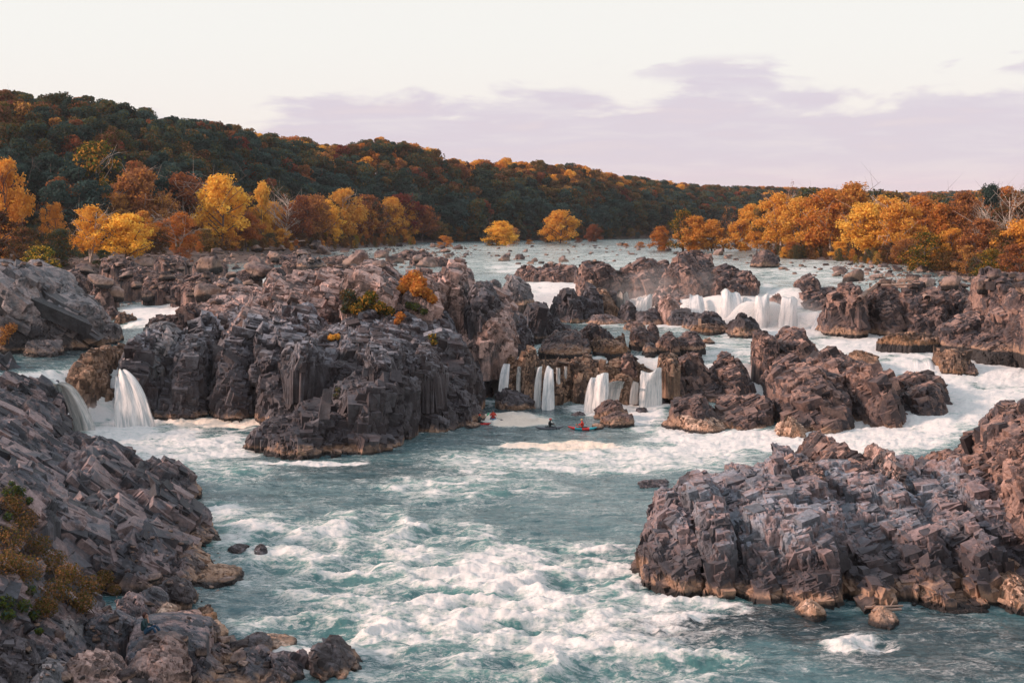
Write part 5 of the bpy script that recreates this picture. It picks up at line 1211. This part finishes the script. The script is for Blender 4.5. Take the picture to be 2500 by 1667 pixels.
# ------------------------------------------------------------------ shrubs on the rocks
def shrub(label, clusters, n, size, lm, stems=None, seed=0, name='shrub', back=.3):
    """clusters: (x, y, radius px) resting on the rock seen there"""
    rs = np.random.RandomState(seed); cen = []; rad = []; base = []
    for x, y, r in clusters:
        l, nm = hit(x, y + r * .5); q = PD(x, y, l.y - back - r / F * l.y * .3); cen.append(q[:]); rad.append(r / F * l.y); base.append((l.x, l.y, l.z - .2))
    cen = np.array(cen); rad = np.array(rad); b0 = np.array(base[int(np.argmin([c[2] for c in base]))])
    t_ = thing(name, label, 'shrub', tuple(b0), None)
    V, Q_ = leaves(rs, cen - b0, rad, n, size, .8, .25); link('foliage', mesh('foliage', V, Q_, [LM[lm]], False), t_)
    segs = []
    for c, r, b in zip(cen, rad, base):
        b = np.array(b)
        for k in range(4):
            m_ = (c + b) / 2 + rs.normal(0, r * .4, 3); e = c + rs.normal(0, r * .55, 3); segs += [(b - b0, m_ - b0, .035, .025), (m_ - b0, e - b0, .025, .01)]
            for _ in range(3): segs.append((e - b0, e + rs.normal(0, r * .5, 3) - b0, .012, .005))
    tv, tq = tubes(segs, 5); link('stems', mesh('stems', tv, tq, [BK_D]), t_); return t_
shrub('golden orange bush at the top of the craggy island', [(995,690,22),(1012,675,20),(1025,690,20),(985,705,18),(1040,715,16),(1055,730,14),(1018,708,20)], 2600, .16, 'gold', seed=1)
shrub('green bush with yellow tips in a hollow of the craggy island', [(890,740,24),(905,725,20),(870,755,20),(925,750,20),(950,760,16)], 2400, .14, 'greengold', seed=2)
shrub('dark brownish bush beside the green one on the craggy island', [(850,722,22),(855,742,20),(845,755,14)], 1600, .13, 'olive', seed=3)
shrub('tiny yellow bush below the golden one on the craggy island', [(978,772,14),(970,785,9)], 500, .12, 'gold', seed=4)
shrub('low green plants under the golden bush on the craggy island', [(1015,750,14),(1000,745,12),(1035,760,10)], 700, .11, 'green', seed=5)
shrub('tiny orange bush on the dark middle of the craggy island', [(808,824,10),(822,822,10)], 400, .11, 'orange', seed=6)
shrub('thin yellow green plant on the right slope of the craggy island', [(1055,822,12),(1060,835,10)], 300, .09, 'greengold', seed=7)
shrub('thin pale grass tuft on the dark lower face of the craggy island', [(825,952,10),(820,965,8)], 260, .07, 'olive', seed=8)
shrub('large russet shrub with bare twigs at the left edge of the near bank', [(30,1230,34),(60,1270,40),(30,1310,46),(90,1330,40),(130,1370,40),(60,1390,50),(170,1400,36),(220,1430,36),(140,1440,44),(255,1410,26),(200,1470,34),(110,1480,34),(280,1440,18),(20,1370,40)], 10500, .055, 'brown', seed=9)
shrub('sprinkle of green leaves along the top of the russet shrub', [(20,1200,18),(48,1200,18),(70,1222,12),(20,1260,14),(75,1440,16)], 900, .06, 'green', seed=10)
shrub('bright green sprigs above the pale slab at the left edge', [(15,1470,26),(60,1478,20),(85,1500,16),(20,1500,20),(95,1540,10)], 1100, .065, 'green', seed=11)
shrub('dry brown creeper on the left edge of the grey bluff', [(12,810,20),(28,800,16),(8,830,18)], 900, .10, 'rust', seed=12)
shrub('small green tuft on the lichened rock of the near cliff', [(40,1190,10),(28,1180,8)], 260, .06, 'green', seed=13)
# twigs overhanging at the lower left corner

# ------------------------------------------------------------------ thin evening haze
hm_, gm = newmat('haze'); pv = gm.n('ShaderNodeVolumePrincipled'); pv.inputs['Density'].default_value = 0.00005; pv.inputs['Color'].default_value = (.90, .92, 1.0, 1)
o_ = gm.n('ShaderNodeOutputMaterial'); gm.l(pv.outputs[0], o_.inputs['Volume'])
bx = [(x, y, z) for x in (-1900, 1900) for y in (-200, 2000) for z in (-6, 100)]
tag(link('haze', mesh('haze', bx, [[0, 1, 3, 2], [4, 6, 7, 5], [0, 4, 5, 1], [2, 3, 7, 6], [0, 2, 6, 4], [1, 5, 7, 3]], [hm_], False)), 'thin bluish evening haze over the river valley', None, None, 'stuff')
